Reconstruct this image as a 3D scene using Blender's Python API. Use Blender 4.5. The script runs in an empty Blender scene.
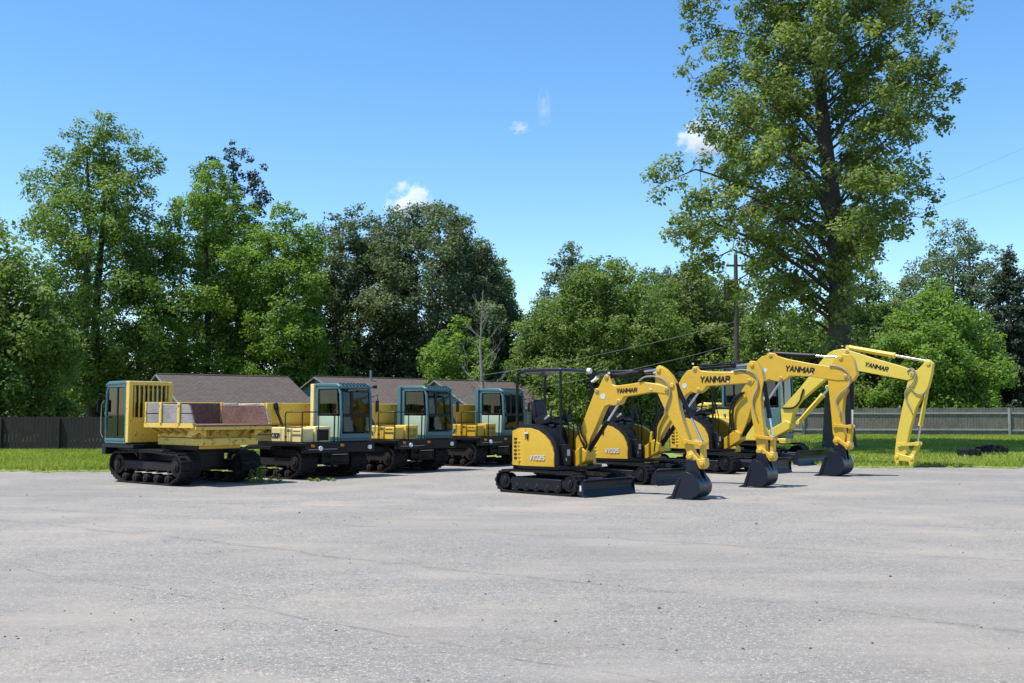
import bpy, bmesh, math, random
import numpy as np
from mathutils import Matrix, Vector
R = math.radians
C = bpy.context.scene.collection
random.seed(7)
# ------------------------------------------------------------------ materials
def nodes(name):
    m = bpy.data.materials.new(name); m.use_nodes = True
    nt = m.node_tree; nt.nodes.clear()
    return m, nt
def N(nt, t, **kw):
    n = nt.nodes.new(t)
    for k, v in kw.items():
        if k in ('i',):
            for a, b in v.items(): n.inputs[a].default_value = b
        else: setattr(n, k, v)
    return n
def ramp(nt, fac, stops):
    r = N(nt, 'ShaderNodeValToRGB'); cr = r.color_ramp
    while len(cr.elements) < len(stops): cr.elements.new(0.5)
    for e, (p, c) in zip(cr.elements, stops):
        e.position = p; e.color = (c if len(c) == 4 else (*c, 1)) if not isinstance(c, (int, float)) else (c, c, c, 1)
    nt.links.new(fac, r.inputs[0]); return r.outputs[0]
def noise(nt, vec, scale, detail=4, rough=.55, dim='3D'):
    n = N(nt, 'ShaderNodeTexNoise', i={'Scale': scale, 'Detail': detail, 'Roughness': rough})
    nt.links.new(vec, n.inputs['Vector']); return n.outputs[0]
def mixc(nt, fac, a, b, mode='MIX'):
    m = N(nt, 'ShaderNodeMix', data_type='RGBA', blend_type=mode)
    for s, v in ((0, fac), (6, a), (7, b)):
        if isinstance(v, (int, float)): m.inputs[s].default_value = v
        elif isinstance(v, tuple): m.inputs[s].default_value = (*v[:3], 1)
        else: nt.links.new(v, m.inputs[s])
    return m.outputs[2]
def math_(nt, op, a, b=0.0, clamp=False):
    m = N(nt, 'ShaderNodeMath', operation=op, use_clamp=clamp)
    for s, v in ((0, a), (1, b)):
        if isinstance(v, (int, float)): m.inputs[s].default_value = v
        else: nt.links.new(v, m.inputs[s])
    return m.outputs[0]
def finish(nt, col, rough=.5, metal=0., bump=None, bs=.2, bd=.01, coat=0.):
    p = N(nt, 'ShaderNodeBsdfPrincipled'); o = N(nt, 'ShaderNodeOutputMaterial')
    for k, v in (('Base Color', col), ('Roughness', rough), ('Metallic', metal)):
        if isinstance(v, tuple): p.inputs[k].default_value = (*v[:3], 1)
        elif isinstance(v, (int, float)): p.inputs[k].default_value = v
        else: nt.links.new(v, p.inputs[k])
    p.inputs['Coat Weight'].default_value = coat
    if bump is not None:
        b = N(nt, 'ShaderNodeBump', i={'Strength': bs, 'Distance': bd}); nt.links.new(bump, b.inputs['Height']); nt.links.new(b.outputs[0], p.inputs['Normal'])
    nt.links.new(p.outputs[0], o.inputs[0]); return p
def coords(nt, which='Object'): return N(nt, 'ShaderNodeTexCoord').outputs[which]
def paint(name, col, rough=.35, dirt=.25, dirtcol=(.16, .12, .08), rust=0., metal=0.):
    m, nt = nodes(name); v = coords(nt)
    n1 = noise(nt, v, 3.5, 6, .65); n2 = noise(nt, v, 22, 4, .6)
    tone = ramp(nt, n1, [(.3, tuple(c * .92 for c in col)), (.7, tuple(min(1, c * 1.05) for c in col))])
    f = ramp(nt, math_(nt, 'MULTIPLY', n1, n2), [(.28, 0.), (.44, dirt)])
    c = mixc(nt, f, tone, dirtcol)
    if rust:
        f2 = ramp(nt, noise(nt, v, 9, 8, .72), [(.60 - rust * .1, 0.), (.66 - rust * .1, .85)])
        c = mixc(nt, f2, c, (.13, .05, .022))
    rr = ramp(nt, n2, [(.3, rough * .8), (.7, min(1, rough * 1.3))])
    p = finish(nt, c, rr, metal, n2, .05, .004)
    if max(col) < .06: p.inputs['Specular IOR Level'].default_value = .28
    return m
MT = {}
MT['yellow'] = paint('yellow_paint', (.58, .345, .018), .34, .34, (.20, .13, .05))
MT['yellow_worn'] = paint('worn_yellow_paint', (.72, .49, .07), .42, .25, rust=.12)
MT['yellow_faded'] = paint('faded_yellow_paint', (.74, .60, .25), .5, .18, rust=.05)
MT['yellow_rusty'] = paint('rusty_yellow_paint', (.66, .455, .08), .55, .4, rust=.4)
MT['lemon'] = paint('lemon_yellow_paint', (.64, .475, .06), .34, .16)
MT['teal'] = paint('teal_paint', (.055, .135, .150), .38, .2)
MT['teal_pale'] = paint('pale_green_paint', (.36, .47, .36), .5, .15)
MT['black'] = paint('black_paint', (.006, .006, .008), .42, .2, (.03, .027, .023))
MT['blade'] = paint('dark_blue_black_steel', (.009, .012, .022), .34, .25, (.05, .045, .04))
MT['rubber'] = paint('track_rubber', (.007, .007, .007), .7, .3, (.035, .032, .028))
MT['rubber_worn'] = paint('dusty_rubber', (.05, .047, .044), .8, .6, (.12, .11, .10))
MT['cover'] = paint('black_vinyl', (.011, .011, .014), .38, .1)
MT['chrome'] = paint('chrome_rod', (.62, .62, .64), .16, .1, metal=1.)
MT['steel'] = paint('bare_steel', (.30, .30, .29), .4, .3, metal=.6)
MT['white'] = paint('white_plastic', (.75, .75, .73), .3, .05)
MT['decal'] = paint('sticker_grey', (.55, .56, .55), .4, .1)
MT['ink'] = paint('black_lettering', (.012, .012, .014), .4, 0.)
MT['red'] = paint('red_sticker', (.5, .04, .03), .4, .1)
MT['hose'] = paint('grey_hose', (.24, .23, .20), .45, .2)
MT['roller'] = paint('dull_brown_steel', (.016, .012, .011), .65, .35, (.045, .034, .028))
MT['amber'] = paint('amber_lens', (.5, .18, .02), .2, 0.)
def mk_glass(name, tint, gloss=.1):
    m, nt = nodes(name); o = N(nt, 'ShaderNodeOutputMaterial')
    t = N(nt, 'ShaderNodeBsdfTransparent', i={'Color': (*tint, 1)}); g = N(nt, 'ShaderNodeBsdfGlossy', i={'Roughness': .03, 'Color': (.9, .95, .95, 1)})
    fr = N(nt, 'ShaderNodeLayerWeight', i={'Blend': .5}); f = math_(nt, 'ADD', math_(nt, 'MULTIPLY', math_(nt, 'POWER', fr.outputs['Facing'], 4.), .75), gloss, True)
    mx = N(nt, 'ShaderNodeMixShader'); nt.links.new(f, mx.inputs[0]); nt.links.new(t.outputs[0], mx.inputs[1]); nt.links.new(g.outputs[0], mx.inputs[2])
    nt.links.new(mx.outputs[0], o.inputs[0]); return m
MT['glass'] = mk_glass('cab_glass', (.10, .22, .20), .04)
MT['glass_dark'] = mk_glass('dark_cab_glass', (.06, .13, .17), .06)
def mk_wood(name, a, b, sc=1., rough=.8, axis=(1., 1., 9.)):
    m, nt = nodes(name); v = coords(nt)
    mp = N(nt, 'ShaderNodeMapping'); mp.inputs['Scale'].default_value = axis; nt.links.new(v, mp.inputs[0])
    g = noise(nt, mp.outputs[0], 4 * sc, 8, .7); l = noise(nt, v, 1.3 * sc, 4, .6)
    c = mixc(nt, ramp(nt, g, [(.3, 0.), (.7, 1.)]), a, b); c = mixc(nt, ramp(nt, l, [(.4, 0.), (.75, .5)]), c, tuple(x * .45 for x in a))
    finish(nt, c, rough, 0, g, .3, .01); return m
MT['rusty'] = mk_wood('rusty_bed_steel', (.075, .038, .028), (.27, .145, .105), 1.6, .85, (1.5, 1.5, 5.))
MT['board'] = mk_wood('weathered_grey_board', (.17, .15, .14), (.36, .33, .305))
MT['fence_grey'] = mk_wood('weathered_grey_fence', (.075, .068, .058), (.19, .178, .155), 1.2, axis=(9., 9., 1.))
MT['fence_rail'] = mk_wood('weathered_fence_rail', (.19, .19, .185), (.34, .34, .33), 1.)
MT['fence_dark'] = mk_wood('shade_darkened_fence', (.009, .007, .006), (.022, .016, .013), 1.2, axis=(9., 9., 1.))  # brown boards; the shade of the trees is put into this near-black colour
MT['pole'] = mk_wood('creosoted_pole', (.035, .028, .022), (.07, .055, .045), 1.5, axis=(7., 7., 1.))
MT['bark'] = mk_wood('grey_bark', (.035, .030, .026), (.085, .075, .065), 1.8, .9, (3., 3., .8))
MT['bark_pale'] = mk_wood('bleached_dead_wood', (.17, .155, .14), (.30, .28, .255), 2., .9, (3., 3., .8))
def mk_brick(name, c1, c2, mort, scale, w, h, ms=.02, rough=.85):
    m, nt = nodes(name); v = coords(nt, 'UV')
    b = N(nt, 'ShaderNodeTexBrick', i={'Color1': (*c1, 1), 'Color2': (*c2, 1), 'Mortar': (*mort, 1), 'Scale': scale, 'Mortar Size': ms, 'Brick Width': w, 'Row Height': h, 'Bias': 0.})
    nt.links.new(v, b.inputs[0])
    c = mixc(nt, ramp(nt, noise(nt, v, .8, 5), [(.35, 0.), (.7, .45)]), b.outputs[0], tuple(x * .6 for x in c1))
    c = mixc(nt, ramp(nt, noise(nt, v, 6, 4), [(.4, 0.), (.7, .3)]), c, tuple(min(1, x * 1.5) for x in c2))
    finish(nt, c, rough, 0, b.outputs[1], -.5, .02); return m
MT['shingle'] = mk_brick('brown_shingles', (.072, .055, .046), (.104, .080, .067), (.03, .023, .019), 1., .33, .16)
MT['brick'] = mk_brick('red_brick', (.16, .07, .05), (.22, .10, .07), (.25, .22, .2), 1., .22, .075, .01)
MT['siding'] = mk_brick('blue_grey_siding', (.14, .205, .215), (.15, .215, .225), (.07, .10, .105), 1., 4., .16, .012, .6)
MT['trim'] = paint('grey_trim', (.17, .20, .20), .5, .1)
# leaves
def mk_leaf(name, stops, trans=.38, sat=None):
    m, nt = nodes(name); o = N(nt, 'ShaderNodeOutputMaterial')
    at = N(nt, 'ShaderNodeAttribute', attribute_name='tone'); g = N(nt, 'ShaderNodeNewGeometry')
    n = noise(nt, coords(nt), .55, 3)
    f = math_(nt, 'ADD', math_(nt, 'MULTIPLY', at.outputs['Fac'], .7), math_(nt, 'MULTIPLY', n, .3))
    col = ramp(nt, f, stops)
    d = N(nt, 'ShaderNodeBsdfPrincipled', i={'Roughness': .55}); d.inputs['Specular IOR Level'].default_value = .28; nt.links.new(col, d.inputs[0])
    t = N(nt, 'ShaderNodeBsdfTranslucent'); c2 = mixc(nt, 1., col, (1.25, 1.35, .55), 'MULTIPLY'); nt.links.new(c2, t.inputs[0])
    mx = N(nt, 'ShaderNodeMixShader', i={0: trans}); nt.links.new(d.outputs[0], mx.inputs[1]); nt.links.new(t.outputs[0], mx.inputs[2])
    nt.links.new(mx.outputs[0], o.inputs[0]); return m
LF = {
 'bright': mk_leaf('bright_maple_leaves', [(.15, (.085, .150, .024)), (.5, (.145, .240, .038)), (.9, (.29, .40, .09))], .5),
 'olive': mk_leaf('yellow_green_leaves', [(.15, (.068, .105, .026)), (.5, (.135, .190, .046)), (.9, (.34, .39, .15))], .48),
 'mid': mk_leaf('mid_green_leaves', [(.15, (.072, .120, .028)), (.5, (.125, .195, .042)), (.9, (.28, .355, .12))], .48),
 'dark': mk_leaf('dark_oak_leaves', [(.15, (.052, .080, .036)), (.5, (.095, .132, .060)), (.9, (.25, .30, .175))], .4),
 'grey': mk_leaf('grey_green_leaves', [(.15, (.065, .098, .048)), (.5, (.110, .155, .075)), (.9, (.18, .235, .125))], .38),
 'needle': mk_leaf('dark_needles', [(.15, (.020, .036, .022)), (.5, (.034, .056, .032)), (.9, (.06, .085, .048))], .12),
 'hedge': mk_leaf('lime_leaves', [(.15, (.12, .17, .03)), (.5, (.19, .255, .045)), (.9, (.26, .33, .075))], .42),
 'grass': mk_leaf('grass_blades', [(.1, (.145, .195, .026)), (.5, (.23, .295, .038)), (.9, (.35, .36, .09))], .4),
}
# ------------------------------------------------------------------ mesh builder
class MB:
    def __init__(s, xf=None): s.v = []; s.f = []; s.m = []; s.mi = 0; s.xf = xf
    def add(s, vs, fs):
        b = len(s.v)
        for p in vs:
            p = Vector(p); s.v.append(s.xf @ p if s.xf else p)
        for f in fs: s.f.append([i + b for i in f]); s.m.append(s.mi)
        return s
    def box(s, c, d, rot=None):
        x, y, z = [a / 2 for a in d]; P = [Vector((i, j, k)) for k in (-z, z) for j in (-y, y) for i in (-x, x)]
        if rot: P = [rot @ p for p in P]
        return s.add([p + Vector(c) for p in P], [(0, 2, 3, 1), (4, 5, 7, 6), (0, 1, 5, 4), (2, 6, 7, 3), (0, 4, 6, 2), (1, 3, 7, 5)])
    def bx(s, x0, x1, y0, y1, z0, z1): return s.box(((x0 + x1) / 2, (y0 + y1) / 2, (z0 + z1) / 2), (abs(x1 - x0), abs(y1 - y0), abs(z1 - z0)))
    def tube(s, pts, r, seg=8, caps=True):
        pts = [Vector(p) for p in pts]; n = len(pts); rs = r if isinstance(r, (list, tuple)) else [r] * n
        V = []; ref = None
        for i, p in enumerate(pts):
            t = (pts[min(i + 1, n - 1)] - pts[max(i - 1, 0)]).normalized()
            if ref is None: ref = t.orthogonal().normalized()
            ref = (ref - t * ref.dot(t)).normalized(); b = t.cross(ref)
            for k in range(seg):
                a = 2 * math.pi * k / seg; V.append(p + (ref * math.cos(a) + b * math.sin(a)) * rs[i])
        F = []
        for i in range(n - 1):
            for k in range(seg): F.append((i * seg + k, i * seg + (k + 1) % seg, (i + 1) * seg + (k + 1) % seg, (i + 1) * seg + k))
        if caps: F += [tuple(range(seg))[::-1], tuple(range((n - 1) * seg, n * seg))]
        return s.add(V, F)
    def cyl(s, p0, p1, r, seg=16): return s.tube([p0, p1], r, seg)
    def prism(s, poly, a, b, ax='y'):
        n = len(poly)
        def P(u, w, t): return {'y': (u, t, w), 'z': (u, w, t), 'x': (t, u, w)}[ax]
        return s.add([P(u, w, a) for u, w in poly] + [P(u, w, b) for u, w in poly],
                     [tuple(range(n)), tuple(range(2 * n - 1, n - 1, -1))] + [(i, (i + 1) % n, n + (i + 1) % n, n + i) for i in range(n)])
    def wheel(s, x, y0, y1, z, r, seg=20): return s.cyl((x, y0, z), (x, y1, z), r, seg)
    def build(s, name, mat, parent=None, bevel=0., smooth=True, ang=35, uv=False):
        me = bpy.data.meshes.new(name); me.from_pydata([tuple(p) for p in s.v], [], s.f); me.update()
        for m in (mat if isinstance(mat, (list, tuple)) else [mat]): me.materials.append(MT[m] if isinstance(m, str) else m)
        for p, k in zip(me.polygons, s.m): p.material_index = k
        bm = bmesh.new(); bm.from_mesh(me); bmesh.ops.recalc_face_normals(bm, faces=bm.faces); bm.to_mesh(me); bm.free()
        if smooth: me.shade_smooth(); me.set_sharp_from_angle(angle=R(ang))
        if uv:
            u = me.uv_layers.new(name='UVMap')
            for p in me.polygons:
                n = p.normal; h = Vector((-n.y, n.x, 0)); h = h.normalized() if h.length > .01 else Vector((1, 0, 0)); w = n.cross(h)
                for li in p.loop_indices:
                    co = me.vertices[me.loops[li].vertex_index].co; u.data[li].uv = (co.dot(h), co.dot(w))
        o = bpy.data.objects.new(name, me); C.objects.link(o)
        if parent: o.parent = parent
        if bevel:
            b = o.modifiers.new('bevel', 'BEVEL'); b.width = bevel; b.segments = 2; b.limit_method = 'ANGLE'; b.angle_limit = R(38)
        return o
def tag(o, label=None, cat=None, group=None, kind=None):
    for k, v in (('label', label), ('category', cat), ('group', group), ('kind', kind)):
        if v: o[k] = v
    return o
def empty(name, loc, rz=0., **kw):
    o = bpy.data.objects.new(name, None); C.objects.link(o); o.location = loc; o.rotation_euler = (0, 0, rz); o.empty_display_size = .3
    return tag(o, **kw)
GL = {'Y': [[(0, 1), (.5, .5), (1, 1)], [(.5, .5), (.5, 0)]], 'A': [[(0, 0), (.5, 1), (1, 0)], [(.2, .36), (.8, .36)]], 'N': [[(0, 0), (0, 1), (1, 0), (1, 1)]],
      'M': [[(0, 0), (0, 1), (.5, .35), (1, 1), (1, 0)]], 'R': [[(0, 0), (0, 1), (.85, 1), (1, .85), (1, .62), (.85, .48), (0, .48)], [(.5, .48), (1, 0)]], 'V': [[(0, 1), (.5, 0), (1, 1)]],
      'i': [[(.5, 0), (.5, .62)], [(.5, .82), (.5, .95)]], 'O': [[(.2, 0), (0, .2), (0, .8), (.2, 1), (.8, 1), (1, .8), (1, .2), (.8, 0), (.2, 0)]], 'C': [[(1, .82), (.8, 1), (.2, 1), (0, .8), (0, .2), (.2, 0), (.8, 0), (1, .18)]],
      '5': [[(1, 1), (.1, 1), (.05, .56), (.8, .6), (1, .42), (1, .18), (.8, 0), (.2, 0), (0, .14)]], '0': [[(.2, 0), (0, .2), (0, .8), (.2, 1), (.8, 1), (1, .8), (1, .2), (.8, 0), (.2, 0)]],
      '3': [[(0, .88), (.2, 1), (.8, 1), (1, .8), (.85, .54), (.4, .52)], [(.85, .54), (1, .3), (.8, 0), (.2, 0), (0, .14)]]}
def lettering(txt, size, mat, parent, loc, rot, name='lettering', bold=.17, shear=.12, sx=1., gap=1.):
    """Raised block letters made of short bars."""
    m = MB(); cw = {'i': .25, 'M': .95}; h = size * .74; x = 0.; n = 0
    tot = sum(cw.get(ch, .72) for ch in txt) * h + (len(txt) - 1) * .30 * h * gap
    for ch in txt:
        w_ = cw.get(ch, .72) * h
        for line in GL[ch]:
            for (a, b), (c_, d) in zip(line[:-1], line[1:]):
                p = Vector((x + a * w_ + shear * b * h - tot / 2, b * h - h / 2, 0)); q = Vector((x + c_ * w_ + shear * d * h - tot / 2, d * h - h / 2, 0)); u = (q - p).normalized(); v = Vector((-u.y, u.x, 0)); t = bold * h * .5
                p -= u * t * .8; q += u * t * .8; n += 1; z = .003 + .0003 * (n % 7)
                m.add([p - v * t, q - v * t, q + v * t, p + v * t, p - v * t + Vector((0, 0, z)), q - v * t + Vector((0, 0, z)), q + v * t + Vector((0, 0, z)), p + v * t + Vector((0, 0, z))], [(4, 5, 6, 7), (0, 1, 5, 4), (1, 2, 6, 5), (2, 3, 7, 6), (3, 0, 4, 7)])
        x += w_ + .30 * h * gap
    o = m.build(name, mat, parent, smooth=False); o.location = loc; o.rotation_euler = rot; o.scale = (sx, 1, 1); return o
def hull(circles, seg=28):
    P = sorted({(round(x + r * math.cos(2 * math.pi * k / seg), 4), round(z + r * math.sin(2 * math.pi * k / seg), 4)) for x, z, r in circles for k in range(seg)})
    def half(pts):
        h = []
        for p in pts:
            while len(h) > 1 and (h[-1][0] - h[-2][0]) * (p[1] - h[-2][1]) - (h[-1][1] - h[-2][1]) * (p[0] - h[-2][0]) <= 0: h.pop()
            h.append(p)
        return h
    return half(P)[:-1] + half(P[::-1])[:-1]
# ------------------------------------------------------------------ crawler track
def make_track(parent, circles, y, w, xf, lug=.028, pitch=.1, sag=0., dusty=False, rollers=4, steel='roller', side=-1):
    pts = hull(circles)
    top = max(z for x, z in pts)
    # resample
    L = []; n = len(pts)
    for i in range(n):
        a = Vector(pts[i]); b = Vector(pts[(i + 1) % n]); k = max(1, int((b - a).length / .08))
        for j in range(k):
            q = a.lerp(b, j / k)
            if sag and q.y > top - .12: q = Vector((q.x, q.y + sag * math.cos(q.x * 2.2) * (1 if abs(q.x) < 1.1 else .3)))
            L.append(q)
    n = len(L); T = [(L[(i + 1) % n] - L[i - 1]).normalized() for i in range(n)]; Nn = [Vector((t.y, -t.x)) for t in T]
    m = MB(xf); th = .03
    for i in range(n):
        j = (i + 1) % n; V = []
        for k in (i, j):
            o = L[k]; q = L[k] - Nn[k] * th
            V += [(o.x, y - w / 2, o.y), (o.x, y + w / 2, o.y), (q.x, y + w / 2, q.y), (q.x, y - w / 2, q.y)]
        m.add(V, [(0, 4, 5, 1), (2, 6, 7, 3), (1, 5, 6, 2), (0, 3, 7, 4)])
    # lugs
    d = 0.; acc = 0.; k = 0
    for i in range(n):
        a = L[i]; b = L[(i + 1) % n]; seg = (b - a).length
        while acc <= d + seg:
            q = a.lerp(b, (acc - d) / max(seg, 1e-6)); t = T[i]; nn = Nn[i]; off = (w * .24) * (1 if k % 2 else -1)
            h = lug; ww = w * .5
            for yy, w2 in ((off, ww), (-off * 1.45, w * .26)):
                V = []
                for s_ in (-1, 1):
                    for (u, e) in ((-.026, -.004), (.026, -.004), (.016, h), (-.016, h)):
                        p = q + t * u + nn * e; V.append((p.x, y + yy + s_ * w2 / 2, p.y))
                m.add(V, [(0, 1, 2, 3), (7, 6, 5, 4), (0, 4, 5, 1), (1, 5, 6, 2), (2, 6, 7, 3), (3, 7, 4, 0)])
            acc += pitch; k += 1
        d += seg
    tr = m.build('track', 'rubber_worn' if dusty else 'rubber', parent, ang=30)
    big = [c for c in circles if c[2] > .15]; big.sort()
    for idx, (cx, cz, r) in enumerate((big[0], big[-1])):
        m = MB(xf); rr = r - .04
        m.wheel(cx, y - w * .36, y + w * .36, cz, rr * .9, 24); m.wheel(cx, y - w * .44, y + w * .44, cz, rr * .5, 20); m.wheel(cx, y - w * .49, y + w * .49, cz, rr * .28, 12)
        if idx == 0:
            for a in range(12):
                an = a * math.pi / 6; m.box((cx + math.cos(an) * rr * .92, y, cz + math.sin(an) * rr * .92), (.05, w * .2, .03), Matrix.Rotation(-an, 3, 'Y'))
            for a in range(6):
                an = a * math.pi / 3; m.wheel(cx + math.cos(an) * rr * .38, y - w * .46, y + w * .46, cz + math.sin(an) * rr * .38, .014, 6)
        m.build('sprocket' if idx == 0 else 'idler', steel, tr, bevel=.006)
    x0, x1 = big[0][0], big[-1][0]; zc = big[0][1]
    m = MB(xf); fr = [(x0 + .22, zc - .10), (x1 - .16, zc - .10), (x1 - .08, zc - .02), (x1 - .16, zc + .09), (x0 + .2, zc + .09), (x0 + .12, zc)]
    m.prism(fr, y - w * .34, y + w * .34)
    if steel == 'black': m.bx(x0 + .2, x1 - .2, y - w * .40, y + w * .40, .085, zc + .07)
    m.build('track_frame', steel, tr, bevel=.012)
    for k in range(rollers):
        x = x0 + .32 + (x1 - x0 - .62) * k / (rollers - 1); rr = min(.085, zc * .32)
        m = MB(xf); m.wheel(x, y - w * .42, y + w * .42, .045 + rr, rr, 16); m.wheel(x, y - w * .47, y + w * .47, .045 + rr, rr * .4, 10)
        m.box((x, y, zc - .11), (.07, w * .7, .09)); m.build('roller', steel, tr, bevel=.006)
    return tr
# ------------------------------------------------------------------ cab
def make_cab(parent, x0, x1, y0, y1, z0, z1, frame, low, rear=None, lean=.10, door_near=+1, seat=True, glass='glass', side_split=.45, waist=None, louvre=True):
    """low: height of the solid lower panel on the -y side; the +y side is a glazed door."""
    t = .07; m = MB()
    prof = [(x0, z0), (x1, z0), (x1 + .04, z0 + .5), (x1 - .01, z1 - .18), (x1 - .06, z1 - .06), (x1 - .16, z1 - .01), (x0 + .05, z1), (x0, z1 - .05)]
    def edge(yy, a, b, w=t): # pillar between two profile points
        pass
    # four posts
    for yy in (y0 + t / 2, y1 - t / 2):
        m.tube([(x1 - .02, yy, z0 + .02), (x1 + .01, yy, z0 + .5), (x1 - .03, yy, z1 - .2), (x1 - .09, yy, z1 - .08), (x1 - .2, yy, z1 - .045)], .036, 8)
        m.bx(x0, x0 + .08, yy - t / 2, yy + t / 2, z0, z1 - .02)
        m.bx(x0 + .02, x1 - .15, yy - t / 2, yy + t / 2, z1 - .10, z1 - .02)
        m.bx(x0, x1, yy - t / 2, yy + t / 2, z0, z0 + .09)
    for xx in (x0 + .04, x1 - .12): m.bx(xx - .04, xx + .04, y0, y1, z1 - .1, z1 - .02)
    m.bx(x0, x1 - .01, y0, y1, z0 - .03, z0 + .05)
    m.bx(x1 - .03, x1 + .02, y0 + .04, y1 - .04, z0 + .04, z0 + .16)
    fr = m.build('cab_frame', frame, parent, bevel=.012)
    m = MB(); m.prism([(x0 - .01, z1 - .03), (x1 - .10, z1 - .05), (x1 + .0, z1 - .09), (x1 - .03, z1 - .015), (x1 - .16, z1 + .04), (x0 + .06, z1 + .045), (x0 - .02, z1 + .02)], y0 - .015, y1 + .015)
    roof = m.build('cab_roof', frame, parent, bevel=.02)
    if louvre:
        m = MB()
        for k in range(8):
            yy = y0 + .12 + (y1 - y0 - .24) * k / 7; m.box((x1 - .095, yy, z1 + .016), (.15, .05, .02), Matrix.Rotation(R(22), 3, 'Y'))
        m.build('roof_vent', 'black', roof)
    # near side lower panel
    if low > z0 + .12:
        m = MB(); m.bx(x0 + .07, x1 - .02, y0 + .01, y0 + .045, z0 + .06, low); m.build('lower_panel', rear or frame, parent, bevel=.008)
    def pane(name, vs, g=glass, w=.028):
        m = MB(); m.add(vs, [(0, 1, 2, 3)]); p = m.build(name, g, parent, smooth=False)
        m = MB(); m.tube(list(vs) + [vs[0]], w * .5, 6, False); m.build('seal', 'black', p); return p
    zt = z1 - .11
    pane('window', [(x0 + .12, y0 + .02, low + .05), (x1 - .08, y0 + .02, low + .05), (x1 - .14, y0 + .02, zt), (x0 + .12, y0 + .02, zt)])
    pane('windscreen', [(x1 + .02, y0 + .09, z0 + .2), (x1 + .02, y1 - .09, z0 + .2), (x1 - .03, y1 - .09, zt - .06), (x1 - .03, y0 + .09, zt - .06)])
    pane('rear_window', [(x0 + .02, y0 + .1, low), (x0 + .02, y1 - .1, low), (x0 + .02, y1 - .1, zt), (x0 + .02, y0 + .1, zt)])
    xm = x0 + (x1 - x0) * side_split
    dr = MB(); dr.bx(xm - .025, xm + .025, y1 - .05, y1 - .005, z0 + .1, zt); dr.bx(x0 + .08, x1 - .05, y1 - .05, y1 - .005, z0 + .08, z0 + .14)
    d = dr.build('door', 'black', parent, bevel=.005)
    for a, b in ((x0 + .11, xm - .03), (xm + .03, x1 - .08)):
        m = MB(); m.add([(a, y1 - .02, z0 + .14), (b, y1 - .02, z0 + .14), (b - (.05 if b > xm else 0), y1 - .02, zt), (a, y1 - .02, zt)], [(0, 1, 2, 3)]); m.build('door_glass', glass, d, smooth=False)
    m = MB(); m.bx(x1 - .2, x1 - .08, y1 - .005, y1 + .03, z0 + .55, z0 + .58); m.build('handle', 'black', d)
    # windscreen bars
    m = MB(); yb = y0 + (y1 - y0) * .36; m.bx(x1 - .03, x1 + .0, yb - .04, yb + .04, z0 + .2, zt - .05); m.bx(x1 + .0, x1 + .035, y0 + .09, y1 - .09, z0 + .56, z0 + .64); m.build('windscreen_bar', 'black', parent, bevel=.006)
    if seat:
        m = MB(); xs = x0 + .28; ym = (y0 + y1) / 2
        m.bx(xs - .05, xs + .42, ym - .24, ym + .24, z0 + .42, z0 + .56); m.box((xs - .05, ym, z0 + .85), (.13, .46, .62), Matrix.Rotation(R(-8), 3, 'Y')); m.bx(xs, xs + .3, ym - .15, ym + .15, z0 + .05, z0 + .42)
        m.build('seat', 'cover', parent, bevel=.04)
        m = MB(); m.box((x1 - .22, ym, z0 + .42), (.16, .5, .75)); m.tube([(x1 - .28, ym, z0 + .75), (x1 - .40, ym, z0 + .86)], .02)
        for k in range(16):
            a, b = 2 * math.pi * k / 16, 2 * math.pi * (k + 1) / 16; c0 = Vector((x1 - .41, ym, z0 + .87)); U = Vector((.45, 0, .89)); W = Vector((0, 1, 0))
            m.cyl(c0 + (U * math.cos(a) + W * math.sin(a)) * .17, c0 + (U * math.cos(b) + W * math.sin(b)) * .17, .013, 6)
        m.build('steering_console', 'black', parent, bevel=.01)
    return fr
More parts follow.
